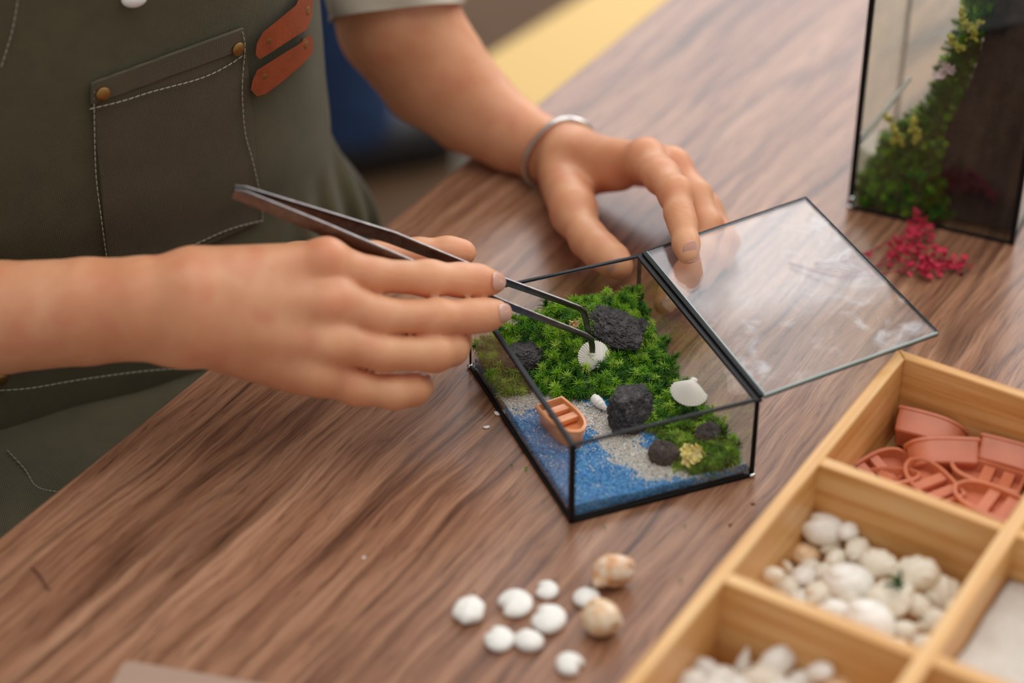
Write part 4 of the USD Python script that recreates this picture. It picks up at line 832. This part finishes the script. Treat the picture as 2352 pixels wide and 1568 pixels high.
def tray_z(px, py, lo, hi, r, z=.02):
    """a point on the pixel's ray at height z, kept clear of the compartment's walls lo..hi"""
    for zz in np.r_[z, np.linspace(.008, .046, 40)[np.argsort(np.abs(np.linspace(.008, .046, 40) - z))]]:
        q = tl(atz(px, py, zz))
        if lo[0] + r <= q[0] <= hi[0] - r and lo[1] + r <= q[1] <= hi[1] - r: return atz(px, py, zz)
    q = tl(atz(px, py, z)); q[:2] = np.clip(q[:2], np.array(lo) + r, np.array(hi) - r); return TO + TR @ q
# clay boats in the first compartment
G1 = "terracotta toy boats in the tray's far compartment"
def boat_up(label, bow, stern, z, tilt=(0, 0), s=None):
    B, S = atz(*bow, z + .012), atz(*stern, z + .012); d = B - S; L = np.linalg.norm(d); d /= L; s = s or L / .032
    return boat(label, S - [0, 0, .012 * s], np.c_[np.cross(d, [0, 0, 1]), d, [0, 0, 1.0]] @ eul(tilt[0], tilt[1], 0), clay, s, G1)
boat_up("terracotta toy boat turned diagonally in the middle of the boat pile, both benches showing", (2088, 1042), (2188, 1146), .0085, (0, -6), 1.14)
boat_up("terracotta toy boat with bow pointing left beside the tray's right frame edge, behind another", (2203, 1074), (2345, 1112), .0085, (2, 5), 1.15)
boat_up("nearest terracotta toy boat at the tray's long divider, its outer side showing", (2222, 1118), (2352, 1172), .012, (0, -8), 1.15)
boat_up("terracotta toy boat half hidden by the divider, rim touching the tray's left wall", (2058, 1034), (1960, 1088), .0052, (0, 22), 1.1)
boat_up("terracotta toy boat lowest in the pile, mostly hidden behind the divider", (2084, 1096), (1962, 1106), .0060, (0, -14), 1.1)
def boat_side(label, bow, stern, z, s=1.15, up=.35):
    B, S = atz(*bow, z), atz(*stern, z); d = B - S; d[2] = 0; d /= np.linalg.norm(d); w = -tu * 1.0 + np.array([0, 0, up]); w -= d * (w @ d); w /= np.linalg.norm(w); x = np.cross(d, w)
    return boat(label, S - w * .0125 * s * .8, np.c_[x, d, w], clay, s, G1)
boat_side("terracotta toy boat on its side against the far wall, stern in the left corner", (2205, 1000), (2064, 962), .0195)
boat_side("terracotta toy boat on its side, bow left, before the far wall's boat", (2078, 1032), (2243, 1036), .0190)
boat_side("terracotta toy boat on its side at the photo's right edge, by the far wall", (2400, 1066), (2252, 1026), .0185)
m = petal_cluster(4, .0015, .0028, 17); t = thing("dried_petal", "crumpled magenta petal in the tray's far corner", "petal", TO + TR @ np.array([.0115, .0105, .0065])); obj("petal", m, red_fl, t, 60)

# ---- shells
def bean(notch=0.0, depth=.3, ax=(1, .8, .5), seed=0, ridge=.05, sub=4, ribs=0):
    m = trimesh.creation.icosphere(sub, 1.0); v = m.vertices.copy(); ph = np.arctan2(v[:, 1], v[:, 0]); dp = np.angle(np.exp(1j * (ph - notch))); flat = np.sqrt(np.maximum(1 - v[:, 2] ** 2, 0))
    r = 1 - depth * np.exp(-(dp / .28) ** 2) * flat ** 2 + depth * .22 * np.exp(-((np.abs(dp) - .55) / .3) ** 2) * flat + .05 * (meshkit.noise(v * 1.7 + seed, seed) - .5)
    if ribs: r += .022 * np.cos(ribs * (v[:, 0] * 1.2 + .35 * v[:, 1])) * flat
    v = v * r[:, None] * np.array(ax); v[:, 2] += ridge * np.exp(-((v[:, 1] - .25 * v[:, 0]) / .18) ** 2) * (v[:, 2] > 0)
    v[:, 2] = np.where(v[:, 2] < -ax[2] * .55, -ax[2] * .55, v[:, 2]) + ax[2] * .55; m.vertices = v; return m
def clam(ax=(1, .8, .5), ribs=16, sub=4):
    m = trimesh.creation.icosphere(sub, 1.0); v = m.vertices.copy(); o = np.array([0, -1.05, .1]); a = np.arctan2(v[:, 0], v[:, 1] - o[1]); dd = np.linalg.norm(v[:, :2] - o[:2], axis=1)
    r = 1 + .045 * np.cos(a * ribs) * sstep(.2, 1.2, dd) - .03 * np.cos(dd * 16) * .35 + .18 * np.exp(-((v - o) ** 2).sum(1) / .12); v = v * r[:, None] * np.array(ax)
    gr = np.exp(-(v[:, 2] / (ax[2] * .07)) ** 2); v[:, :2] *= (1 - .05 * gr)[:, None]; v[:, 2] += ax[2] * .8; m.vertices = v; return m
def moon(sub=5, axis=(.75, .1, .65), canal=(-.6, -.75, -.2), amt=.4, notch=(.2, -.9, -.3), ax=(1.1, .82, .85)):
    m = trimesh.creation.icosphere(sub, 1.0); v = m.vertices.copy(); F_ = frame((0, 1, .3), axis); q = v @ F_; a = np.arctan2(q[:, 1], q[:, 0]); th = np.arccos(np.clip(q[:, 2], -1, 1)); un = lambda x: np.array(x, float) / np.linalg.norm(x)
    groove = np.cos(th * 6.5 - a); r = 1 - .10 * np.exp((groove - 1) / .10) * np.exp(-(th / 1.0) ** 2) + .13 * np.exp(-(th / .4) ** 2)
    r += amt * np.exp((v @ un(canal) - 1) / .045) - .22 * np.exp((v @ un(notch) - 1) / .035)
    m.vertices = v * r[:, None] * ax; return m
GT_ = "loose shells on the table"
def table_shell(label, px, py, w, h, mesh, mat, rz=0.0, zs=1.0, name="seashell", part="shell"):
    p = atz(px, py, .003); d = (p - EYE) @ FW; R = w / 2 * d / FPX; t = thing(name, label, "shell", [p[0], p[1], 0], rotz(rz - YA), R, GT_); obj(part, mesh, mat, t, True); return t
hy = lambda w, h: min(1.15, h / w / .60)
table_shell("small white shell, leftmost of the loose shells on the table", 1077, 1402, 74, 56, clam((1, hy(74, 50), .55), 12), shell_w, 2.9)
table_shell("smooth white oval shell with a notched left edge, second from left in the scatter", 1184, 1382, 80, 62, bean(-2.7, .30, (1, hy(80, 54), .5), 1), shell_w)
table_shell("smallest white heart-shaped shell, topmost of the loose white shells", 1257, 1350, 52, 44, bean(3.05, .42, (1, hy(52, 40), .55), 2), shell_w, -.1)
table_shell("white oval shell with a notch at left, in the centre of the scatter", 1262, 1418, 80, 64, bean(3.0, .32, (1, hy(80, 56), .5), 3), shell_w, -.25)
table_shell("round white shell touching its neighbour at the scatter's lower left", 1147, 1463, 68, 66, bean(2.5, .25, (1, 1.15, .5), 4), shell_w)
table_shell("white teardrop shell touching the round one on its left", 1214, 1467, 74, 56, bean(2.9, .12, (1, .85, .5), 5), shell_w, -.55)
table_shell("white notched shell alone at the bottom edge of the photo", 1308, 1520, 64, 60, bean(-.5, .34, (1, 1.12, .55), 6), shell_w)
table_shell("plain white shell squeezed between the two brownish snail shells", 1347, 1368, 64, 52, bean(.6, .1, (1, .95, .5), 7), shell_w, .5)
def snail(label, px, py, w, mat, R, **k):
    p = atz(px, py, .010); d = (p - EYE) @ FW; s = w / 2 * d / FPX * .96; t = thing("snail_shell", label, "shell", [p[0], p[1], .88 * s], R, s, GT_); obj("whorl", moon(5, **k), mat, t, True); return t
snail("glossy snail shell with orange-brown patches, the upper of the two big shells", 1408, 1306, 100, shell_br, rotz(-YA), ax=(1.05, .8, .82))
snail("tan and cream snail shell, the lower and plainer of the two big shells", 1381, 1413, 98, shell_br2, rotz(-YA), axis=(-.35, .5, .8), canal=(.95, -.25, -.3), amt=.16, notch=(.75, -.75, -.1), ax=(.97, 1.0, .85))

GS = "shells heaped in the tray's middle compartment"
lo2, hi2 = (D1[1], WL), (D2[0], V0)
kinds = {"o": [bean(2.6, .22, (1, .78, .62), 11), moon(4, axis=(.5, .5, .7), amt=.3, ax=(1, .74, .68)), moon(4, axis=(-.6, .2, .75), canal=(.8, -.5, 0), amt=.25, ax=(1, .8, .7))], "c": [clam((1, .85, .55), 16), clam((1, .72, .6), 20)], "s": [cone_shell(2.0, .55, 4)]}
protos_ = {}
def heap_shell(px, py, w, kind, mat, rot, lo, hi, z, label, grp):
    p0 = tray_z(px, py, lo, hi, .004, z); d = (p0 - EYE) @ FW; s = w / 2 * d / FPX * 1.16
    k = (kind, id(mat)); var = int(px) % len(kinds[kind])
    key = (kind, var, str(mat.GetPath()))
    if key in protos_: return dup(protos_[key], label, p0 - np.array([0, 0, .4 * s]), rot, s, grp)
    t = thing("seashell", label, "shell", p0 - np.array([0, 0, .4 * s]), rot, s, grp); obj("shell", kinds[kind][var], mat, t, True); protos_[key] = t; return t
HL = "small pale seashell in the heap filling the tray's middle compartment"
named = {0: "plump white shell topping the heap at its far corner", 1: "round peach-coloured shell by the left wall of the middle compartment", 10: "large white folded shell in the middle of the shell heap", 14: "largest smooth white oval shell at the front of the shell heap, by the divider",
         15: "broad cream shell just behind the largest white oval in the heap", 16: "thick ribbed cream clam shell right of the green moss crumb in the heap", 17: "cream shell leaning on the ribbed clam's right side in the heap", 19: "pale grey-cream spiral shell at the heap's right, against the long divider", 11: "ribbed cream shell behind the green moss crumb"}
named.update({2: "ribbed white shell right of the heap's plump top shell, against the far divider", 3: "ribbed cream shell in front of the ribbed white one by the far divider", 6: "slender pointed shell nearest the tray's left wall, in the shell heap", 8: "smooth cream shell at the heap's left corner, above the near divider", 12: "smooth cream shell left of the large folded one in the heap",
    13: "smooth white shell left of the largest oval, touching the near divider", 18: "smooth cream shell just below the thick ribbed clam in the heap", 20: "ribbed cream shell right of the spiral shell, by the long divider", 21: "slender pointed shell in the heap's far right corner by the long divider", 23: "white shell low in front of the largest oval, at the near divider", 9: "ribbed white shell left of the large folded shell in the heap", 1: named[1]})
lst = [(1890, 1208, 88, "o", shell_w), (1853, 1261, 66, "o", shell_p), (1947, 1222, 52, "c", shell_w), (1968, 1258, 58, "c", shell_c), (1908, 1247, 48, "o", shell_c), (1922, 1277, 54, "o", shell_c), (1807, 1290, 40, "s", shell_c), (1777, 1313, 44, "c", shell_c), (1802, 1334, 72, "o", shell_c), (1844, 1321, 54, "c", shell_w),
       (1952, 1322, 108, "o", shell_w), (2025, 1290, 80, "c", shell_c), (1881, 1357, 74, "o", shell_c), (1917, 1400, 70, "o", shell_w), (2000, 1410, 112, "o", shell_w), (2050, 1372, 100, "c", shell_c), (2115, 1320, 104, "c", shell_c), (2158, 1350, 84, "c", shell_c), (2108, 1380, 64, "o", shell_c), (2115, 1430, 70, "s", shell_c),
       (2158, 1420, 60, "c", shell_c), (2203, 1350, 50, "s", shell_c), (2190, 1393, 46, "o", shell_c), (2053, 1482, 74, "o", shell_w), (2133, 1478, 56, "c", shell_c), (1858, 1300, 46, "c", shell_c), (1991, 1342, 50, "o", shell_c), (1890, 1310, 50, "o", shell_c), (1845, 1372, 60, "o", shell_w), (1955, 1370, 60, "c", shell_c), (2070, 1330, 60, "o", shell_c), (1990, 1280, 50, "o", shell_c), (1940, 1425, 60, "c", shell_c), (2080, 1440, 60, "o", shell_c), (2180, 1450, 50, "o", shell_c), (1830, 1395, 60, "c", shell_c)]
rr = np.random.default_rng(21)
for i, (px, py, w, kd, m_) in enumerate(lst):
    top = 1.0 if i in (0, 10, 14, 16) else 0.0; z = .0165 + .004 * top + .005 * math.sin(px * .013) - (.003 if i > 24 else 0)
    rot = rotz(-YA) @ eul(rr.uniform(-5, 45), rr.uniform(-25, 25), rr.uniform(-60, 60)) if i not in (0, 10, 14) else rotz(-YA) @ eul(20, 5, {0: 0, 10: -15, 14: -38}[i])
    heap_shell(px, py, w, kd, m_, rot, lo2, hi2, z, named.get(i, HL), GS)
lo3, hi3 = (D2[1], WL), (LX - WL, V0)
GS3 = "shells in the tray's near compartment"; HL3 = "blurred white shell in the tray's near compartment at the photo's bottom edge"
n3 = {0: "white shell left of the pointed one in the tray's near compartment", 5: "wide cream shell below the pointed one in the tray's near compartment", 1: "tall pointed white shell standing in the tray's near compartment", 2: "white oval shell right of the pointed one in the tray's near compartment", 3: "small round white shell, rightmost in the tray's near compartment"}
for i, (px, py, w, kd, m_) in enumerate([(1622, 1530, 64, "o", shell_w), (1708, 1512, 88, "s", shell_w), (1786, 1506, 78, "o", shell_w), (1890, 1540, 58, "o", shell_w), (1655, 1548, 70, "o", shell_w), (1755, 1556, 90, "o", shell_c), (1842, 1560, 64, "o", shell_w), (1590, 1560, 60, "c", shell_w), (1700, 1575, 80, "o", shell_w), (1925, 1575, 70, "o", shell_p), (1640, 1580, 70, "c", shell_w), (1800, 1590, 80, "c", shell_w), (1560, 1595, 60, "o", shell_w)]):
    rot = rotz(-YA) @ (eul(rr.uniform(0, 40), rr.uniform(-25, 25), rr.uniform(-50, 50)) if i != 1 else eul(-12, 10, 0)); heap_shell(px, py, w, kd, m_, rot, lo3, hi3, .020, n3.get(i, HL3), GS3)
# fine sand in the right-hand compartment
gx, gy = np.linspace(D1[1] + .0003, D2[0] - .0003, 50), np.linspace(V1 + .0003, LY - WL - .0003, 50); X, Y = np.meshgrid(gx, gy, indexing="ij")
Z = .030 + .010 * (meshkit.fbm(np.stack([X * 28, Y * 28, 0 * X], -1), 3, 9) - .5); m = grid_solid(np.stack([X, Y, Z], -1), 0.0); m.vertices[X.size:, 2] = .0042
if m.volume < 0: m.invert()
t = thing("craft_sand", "pale grey-white fine sand filling the tray's right-hand compartment", "sand", TO, TR, kind="stuff"); obj("sand", m, powder, t, True)
mc = cat([(lambda f: (f.apply_transform(mat4((rr.normal(0, .0012), rr.normal(0, .0012), rr.normal(0, .001)), eul(*rr.uniform(0, 180, 3)), 1.15)), f)[1])(frond(22, .004, .003, .0009, 40 + i)) for i in range(4)])
t = thing("moss_crumb", "dark green moss crumb caught among the shells in the tray", "moss", tray_z(2062, 1338, lo2, hi2, .004, .034)); obj("frond", mc, moss_c, t, False)

# ------------------------------------------------------------------ the tall terrarium at the right
f0 = atz(1950, 478); f1 = atz(2325, 562); e1 = (f1 - f0); HWd = np.linalg.norm(e1); e1 /= HWd; e2 = np.array([-e1[1], e1[0], 0]); RH = np.c_[e1, e2, [0, 0, 1.0]]
tall = thing("tall_terrarium", "tall black-edged glass terrarium at the photo's upper right corner", "terrarium", f0, RH); HH, HD = .24, .10
def hp(lo, hi, m_=glass_t, name="glass_pane"): return obj(name, box_at(lo, hi, .0002), m_, tall, False)
hp((0, 0, .002), (HWd, .0016, HH)); hp((0, HD - .0016, .002), (HWd, HD, HH)); hp((0, .0016, .002), (.0016, HD - .0016, HH)); hp((HWd - .0016, .0016, .002), (HWd, HD - .0016, HH)); hp((.0017, .0017, 0), (HWd - .0017, HD - .0017, .002), name="base_pane")
for lo, hi in (((-.0012, -.0012, 0), (.0022, .0022, HH)), ((HWd - .0022, -.0012, 0), (HWd + .0012, .0022, HH)), ((-.001, HD - .0015, 0), (.0015, HD + .001, HH)), ((HWd - .0015, HD - .0015, 0), (HWd + .001, HD + .001, HH)), ((0, -.001, 0), (HWd, .0012, .0018)), ((0, HD - .001, 0), (HWd, HD + .001, .0018)), ((-.001, 0, 0), (.001, HD, .0018)), ((HWd - .001, 0, 0), (HWd + .001, HD, .0018)), ((0, -.001, HH), (HWd, .0012, HH + .0018)), ((0, HD - .001, HH), (HWd, HD + .001, HH + .0018)), ((-.001, 0, HH), (.001, HD, HH + .0018)), ((HWd - .001, 0, HH), (HWd + .001, HD, HH + .0018))):
    obj("edge_strip", box_at(lo, hi, .0005), came, tall)
def hx(px, py, y):
    """tall-terrarium coordinates of the pixel's ray at depth y behind the front pane"""
    r = ray(px, py); o = (EYE - f0) @ RH; d = r @ RH; return o + d * ((y - o[1]) / d[1])
for px, py in ((1952, 474), (1957, 456)):
    s = trimesh.creation.icosphere(2, .0018); s.apply_translation(hx(px, py, -.0012)); obj("solder_bead", s, solder, tall, True)
obj("glass_rib", sweep([hx(1968, 334, .004), hx(2030, 258, .010), hx(2092, 178, .016)], [.0018, .0017, .0012], 10), glint_m, tall, True)  # white rod painted in for a specular glint on the front pane
# dark stone slab
pg = Polygon([tuple(hx(x, y, .016)[[0, 2]]) for x, y in ((2142, 500), (2146, 430), (2150, 360), (2168, 310), (2198, 262), (2220, 215), (2244, 150), (2266, 80), (2292, 10), (2310, -60), (2330, -160))] + [(HWd - .003, .19), (HWd - .003, .004), (hx(2142, 500, .016)[0], .004)])
m = trimesh.creation.extrude_polygon(pg, .055, engine="earcut"); v, f = trimesh.remesh.subdivide_to_size(m.vertices, m.faces, .004); m = trimesh.Trimesh(v, f); m.merge_vertices()
n_ = m.vertex_normals; v = m.vertices; v = v + n_ * (.006 * (meshkit.fbm(v * 60, 4, 3) - .5) - .0015)[:, None]; v = np.c_[v[:, 0], v[:, 2] + .008, v[:, 1]]; v[:, 2] = np.maximum(v[:, 2], .0025); v[:, 0] = np.minimum(v[:, 0], HWd - .002)
m = trimesh.Trimesh(v, m.faces); m.fix_normals(); t = thing("stone_slab", "big black volcanic stone slab rising diagonally inside the tall terrarium", "stone", f0, RH)
slab_m = mottled("black_slab", srgb(22, 20, 23), srgb(44, 41, 45), 90, .9, bump=.8, bscale=500, dist=.001, specular_ior_level=.2); obj("stone", m, slab_m, t, 50)
tm = thing("moss", "dark green moss climbing the slab's left side in the tall terrarium", "moss", f0, RH, kind="stuff")
pts, nrm = [], []
cush = [(1990, 440, .020, .016), (2030, 410, .030, .016), (2075, 425, .022, .018), (2085, 350, .024, .016), (2120, 400, .020, .018), (2125, 310, .026, .013), (2110, 460, .018, .014), (2030, 455, .016, .014), (2160, 270, .024, .011), (2188, 215, .024, .010), (2196, 160, .028, .008), (2222, 120, .026, .009), (2238, 60, .026, .009), (2262, 20, .026, .009), (2280, -20, .026, .010), (2160, 330, .022, .012), (1980, 470, .012, .010), (2150, 470, .014, .010)]
for i, (px, py, y, r_) in enumerate(cush):
    c = hx(px, py, y); c[2] = max(c[2], .006); c[0] = max(c[0], r_ * .9 + .002)
    s = trimesh.creation.icosphere(3, r_ * .92); s.vertices *= (1 + .25 * (meshkit.noise(s.vertices * 200 + i, i) - .5))[:, None]; s.apply_translation(c); s.vertices[:, 2] = np.maximum(s.vertices[:, 2], .0025); s.vertices[:, 1] = np.maximum(s.vertices[:, 1], .0028); s.vertices[:, 0] = np.maximum(s.vertices[:, 0], .0028)
    obj("cushion", s, moss_soil, tm, True)
    k_ = int(110 * (r_ / .014) ** 2); dd = rr.normal(0, 1, (k_, 3)); dd /= np.linalg.norm(dd, axis=1, keepdims=True); dd[:, 1] = -np.abs(dd[:, 1]) * np.sign(rr.random(k_) - .25); p = c + dd * r_ * .9; ok = (p[:, 2] > .004) & (p[:, 1] > .0045) & (p[:, 0] > .004); pts.append(p[ok]); nrm.append(dd[ok])
pts, nrm = np.vstack(pts), np.vstack(nrm); nrm = nrm + [0, 0, .3] + rr.normal(0, .25, nrm.shape); nrm /= np.linalg.norm(nrm, axis=1, keepdims=True)
q = np.array([Rot.from_matrix(RH @ frame(rr.normal(0, 1, 3), a)).as_quat() for a in nrm]); q_l = np.array([Rot.from_matrix(frame(rr.normal(0, 1, 3), a)).as_quat() for a in nrm])
W3 = f0 + pts @ RH.T; wh = rr.choice(3, len(pts), p=(.4, .12, .48))
for k_, mm in enumerate((moss_a, moss_b, moss_c)): instancer("frond", tm, [(fp, mm, False) for fp in fr_protos[:2]], W3[wh == k_], q_l[wh == k_], rr.uniform(.6, .95, (wh == k_).sum()), rr.integers(0, 2, (wh == k_).sum()))
def sprig(label, base, tips, seed):
    B = f0 + RH @ base; t = thing("dried_sprig", label, "plant", B); r = np.random.default_rng(seed); ms, fs = [], []
    for tp_ in tips:
        T_ = f0 + RH @ tp_; P = catmull([B, (B + T_) / 2 + r.normal(0, .0015, 3), T_], 12); ms.append(sweep(P - B, np.linspace(.0007, .0003, 12), 6))
        for u in np.linspace(.45, 1, 10):
            p = P[int(u * 11)] - B
            for _ in range(3):
                b = trimesh.creation.icosphere(1, .0011); b.apply_transform(np.diag([1, 1, 1.6, 1])); b.apply_transform(mat4(p + r.normal(0, .0009, 3), eul(*r.uniform(0, 180, 3)))); fs.append(b)
    obj("stem", cat(ms), leaf_g, t, True); obj("bud", cat(fs), sprig_m, t, True, kind="stuff"); return t
sprig("yellow-green flower sprig with three arms near the top of the tall terrarium", hx(2228, 105, .012), [hx(2208, 22, .010), hx(2182, 86, .008), hx(2252, 50, .012), hx(2216, 50, .010)], 4)
sprig("yellow-green flower sprig low in the tall terrarium, in front of the moss", hx(2090, 330, .009), [hx(2036, 268, .008), hx(2100, 270, .008), hx(2050, 318, .007), hx(2112, 300, .010)], 5)
for px, py, y, s_, lb in ((2172, 168, .010, 1.3, "pale pink dried flower against the dark hollow of the tall terrarium's moss"), (2058, 396, .010, .8, "tiny pinkish dried flower low in the tall terrarium's moss")):
    t = thing("dried_flower", lb, "flower", f0 + RH @ hx(px, py, y)); obj("petal", petal_cluster(4, .0018 * s_, .0036 * s_, int(px), w=.8), pink_fl, t, 60, kind="stuff")

# ------------------------------------------------------------------ crimson dried flower spray on the table
rf = thing("dried_flower_spray", "crimson dried flower spray lying on the table by the tall terrarium, stems under the lid", "flower", atz(2060, 600, 0))
ms = []; fl_l = []
def stalk(px, z0=.002, z1=.006, r=.00045):
    P = catmull([atz(x, y, z0 + (z1 - z0) * i / (len(px) - 1)) for i, (x, y) in enumerate(px)], 30); ms.append(sweep(P, np.linspace(r * 1.3, r * .7, 30), 6)); return P
for px in ([(1812, 604), (1870, 622), (1930, 636), (2000, 632), (2060, 622), (2110, 606)], [(1930, 636), (2010, 612), (2070, 600), (2130, 598)], [(1975, 588), (2020, 566), (2058, 545), (2085, 520)], [(2010, 612), (2040, 585), (2062, 565)], [(2060, 622), (2100, 625), (2140, 600), (2180, 598), (2215, 602)], [(1870, 605), (1960, 603), (2000, 628)], [(2130, 598), (2150, 570)], [(1940, 600), (1988, 580)]): stalk(px, .0015, .007)
for px, py, n_, r_, z in ((2112, 512, 16, .0042, .010), (2092, 535, 10, .0034, .008), (2128, 540, 7, .0026, .006), (2062, 562, 11, .0034, .008), (2085, 578, 9, .003, .008), (2102, 566, 9, .0032, .007), (2150, 578, 9, .0034, .009), (2142, 605, 10, .0034, .007), (2112, 612, 12, .0036, .007), (2170, 605, 9, .003, .006), (2205, 602, 9, .0032, .006), (2132, 625, 7, .003, .005), (2052, 590, 5, .0024, .006), (1992, 584, 2, .001, .006)):
    c = petal_cluster(int(n_ * 1.7), r_ * 1.1, .0022, int(px + py), up=.6, w=.7); c.apply_translation(atz(px, py, z)); c.vertices[:, 2] = np.maximum(c.vertices[:, 2], .0004); fl_l.append(c)
obj("stem", cat(ms), red_stem, rf, True, world=True); obj("floret", cat(fl_l), red_fl, rf, 60, world=True, kind="stuff")

# ------------------------------------------------------------------ crumbs and the pale card
def chip(label, px, py, r, mat_, name="crumb", cat_="crumb", seed=1, grp=None):
    m = rock(r, seed, (1.4, .9, .35), sub=2); m.apply_translation([0, 0, r * .4]); t = thing(name, label, cat_, atz(px, py), rotz(seed), group=grp); obj("chip", m, mat_, t, True)
chip("tiny white shell chip on the table left of the low terrarium, upper of two", 1142, 951, .0016, chip_m, "shell_chip", "shell chip", 2); chip("tiny white shell chip on the table left of the low terrarium, lower of two", 1117, 982, .0013, chip_m, "shell_chip", "shell chip", 3); chip("white speck alone on the bare table left of the shells", 836, 1281, .0008, chip_m, "shell_chip", "shell chip", 4)
for i, (px, py, s_, lb) in enumerate(((1206, 1076, .8, "green moss crumb on the table by the terrarium's left front edge"), (1172, 1071, .5, "faint moss crumb just left of another by the terrarium's left side"), (1557, 1336, .7, "green moss crumb on the table between the snail shells and the tray"), (1571, 1212, .5, "moss crumb on the table between the terrarium's front and the tray"), (1088, 1367, .6, "yellowish moss crumb above the leftmost shell"), (1393, 1217, .5, "dark moss crumb just in front of the terrarium's front edge"))):
    f = frond(9, .003, .0026, .0006, 70 + i); f.apply_transform(mat4((0, 0, .0008), eul(80, 0, 40 * i), s_)); f.vertices[:, 2] = np.maximum(f.vertices[:, 2], .0001); t = thing("moss_crumb", lb, "moss", atz(px, py)); obj("frond", f, moss_a if i in (0, 2, 3) else moss_c, t, False)
for i, (px, py, lb) in enumerate(((1730, 1158, "dark speck on the table beside the tray's left wall"), (1677, 1206, "lower dark speck beside the tray's left wall"))): chip(lb, px, py, .0009, twig_m, "soil_crumb", "crumb", 6 + i)
P = catmull([atz(74, 1303, .0006), atz(92, 1322, .001), atz(106, 1345, .0012), atz(113, 1353, .0006)], 20); single("plant_fibre", sweep(P, .0005, 6), twig_m, "curved brown plant fibre on the table at the photo's lower left", "fibre", atz(95, 1325), True, part="fibre")
c0 = atz(287, 1518); ca, cb = atz(560, 1566) - c0, atz(284, 1640) - c0; ca /= np.linalg.norm(ca); cb -= ca * (cb @ ca); cb /= np.linalg.norm(cb)
pgc = Polygon([(0, 0), (.11, 0), (.11, .08), (0, .08)]).buffer(-.004).buffer(.004); m = trimesh.creation.extrude_polygon(pgc, .0008, engine="earcut"); single("card", (lambda q: (q.apply_transform(mat4(c0 + [0, 0, .0002], np.c_[ca, cb, np.cross(ca, cb)] if np.cross(ca, cb)[2] > 0 else np.c_[cb, ca, np.cross(cb, ca)])), q)[1])(m), card_m, "pale brownish card with rounded corners at the photo's bottom left edge", "card", c0, False)

# ------------------------------------------------------------------ behind the table
bd = np.array([.85, .527, 0]); bn = np.array([-.527, .85, 0]); bf = atz(1150, 105, -.30); bo = bf - bd * .115
def bbox(s0, s1, t0, t1, z0, z1, r=.004): m = box_at((s0, t0, z0), (s1, t1, z1), r); m.apply_transform(mat4((bo[0], bo[1], 0), np.c_[bd, bn, [0, 0, 1.0]])); return m
bench = thing("bench", "yellow topped bench with light grey legs beyond the table", "bench", (bo[0], bo[1], -.75)); obj("seat", bbox(0, 1.5, -.30, 0, -.335, -.30), yellow, bench, world=True)
for s0, t0 in ((.02, -.06), (.02, -.28), (1.42, -.06), (1.42, -.28)): obj("leg", bbox(s0, s0 + .05, t0, t0 + .05, -.75, -.336), grey_paint, bench, world=True)
pb = atz(800, 400, -.75); p2 = thing("person", "blurred person in blue jeans and black shoes standing behind the table", "person", pb); z_ = lambda dx, dy, z: np.array([pb[0] + dx, pb[1] + dy, z])
def d_p2(p):
    d = None
    for s, kx in ((0, 0), (-.20, .02)):
        e = chain(p, [(z_(s - .04, kx + .02, .12), .085), (z_(s - .02, kx, -.26), .068), (z_(s + .01, kx, -.66), .056)], .03); d = e if d is None else smin(d, e, .02)
    return smin(d, elld(p, z_(-.13, .03, .14), (.17, .12, .12)), .03)
def d_p2b(p):
    d = elld(p, z_(-.13, .03, .38), (.18, .11, .26)); d = smin(d, capd(p, z_(-.33, .03, .55), z_(.07, .03, .55), .06, .06), .05); d = smin(d, capd(p, z_(-.13, .03, .55), z_(-.13, .02, .70), .055, .05), .03); d = smin(d, elld(p, z_(-.13, .0, .80), (.075, .095, .115)), .02)
    for s in (-1, 1): d = smin(d, chain(p, [(z_(-.13 + s * .2, .03, .55), .05), (z_(-.13 + s * .24, .03, .27), .042), (z_(-.13 + s * .22, -.06, .03), .033), (z_(-.13 + s * .21, -.09, -.07), .03)], .02), .02)
    return d
obj("body", surface_net(d_p2b, z_(-.5, -.25, -.15), z_(.25, .25, .95), .012), skin_m, p2, True, world=True)
obj("shirt", surface_net(lambda p: np.maximum(d_p2b(p) - .008, np.maximum(p[:, 2] - .60, .10 - p[:, 2] + 0 * p[:, 0])), z_(-.5, -.25, -.15), z_(.25, .25, .95), .012), shirt_m, p2, True, world=True)
obj("trousers", surface_net(d_p2, z_(-.4, -.3, -.74), z_(.2, .3, .32), .010), denim, p2, True, world=True)
hd_ = np.array([.95, .10, 0]); hs_ = np.array([-.10, .95, 0])
for s, kx in ((0, 0), (-.20, .02)):
    sh = surface_net(lambda p: np.maximum(smin(capd(p, z_(s + .0, kx, -.700), z_(s + .12, kx + .01, -.715), .048, .042), capd(p, z_(s + .12, kx + .01, -.715), z_(s + .17, kx + .015, -.72), .042, .032), .02), -.7495 - p[:, 2]), z_(s - .12, kx - .12, -.76), z_(s + .26, kx + .14, -.6), .007); obj("shoe", sh, shoe_m, p2, True, world=True)
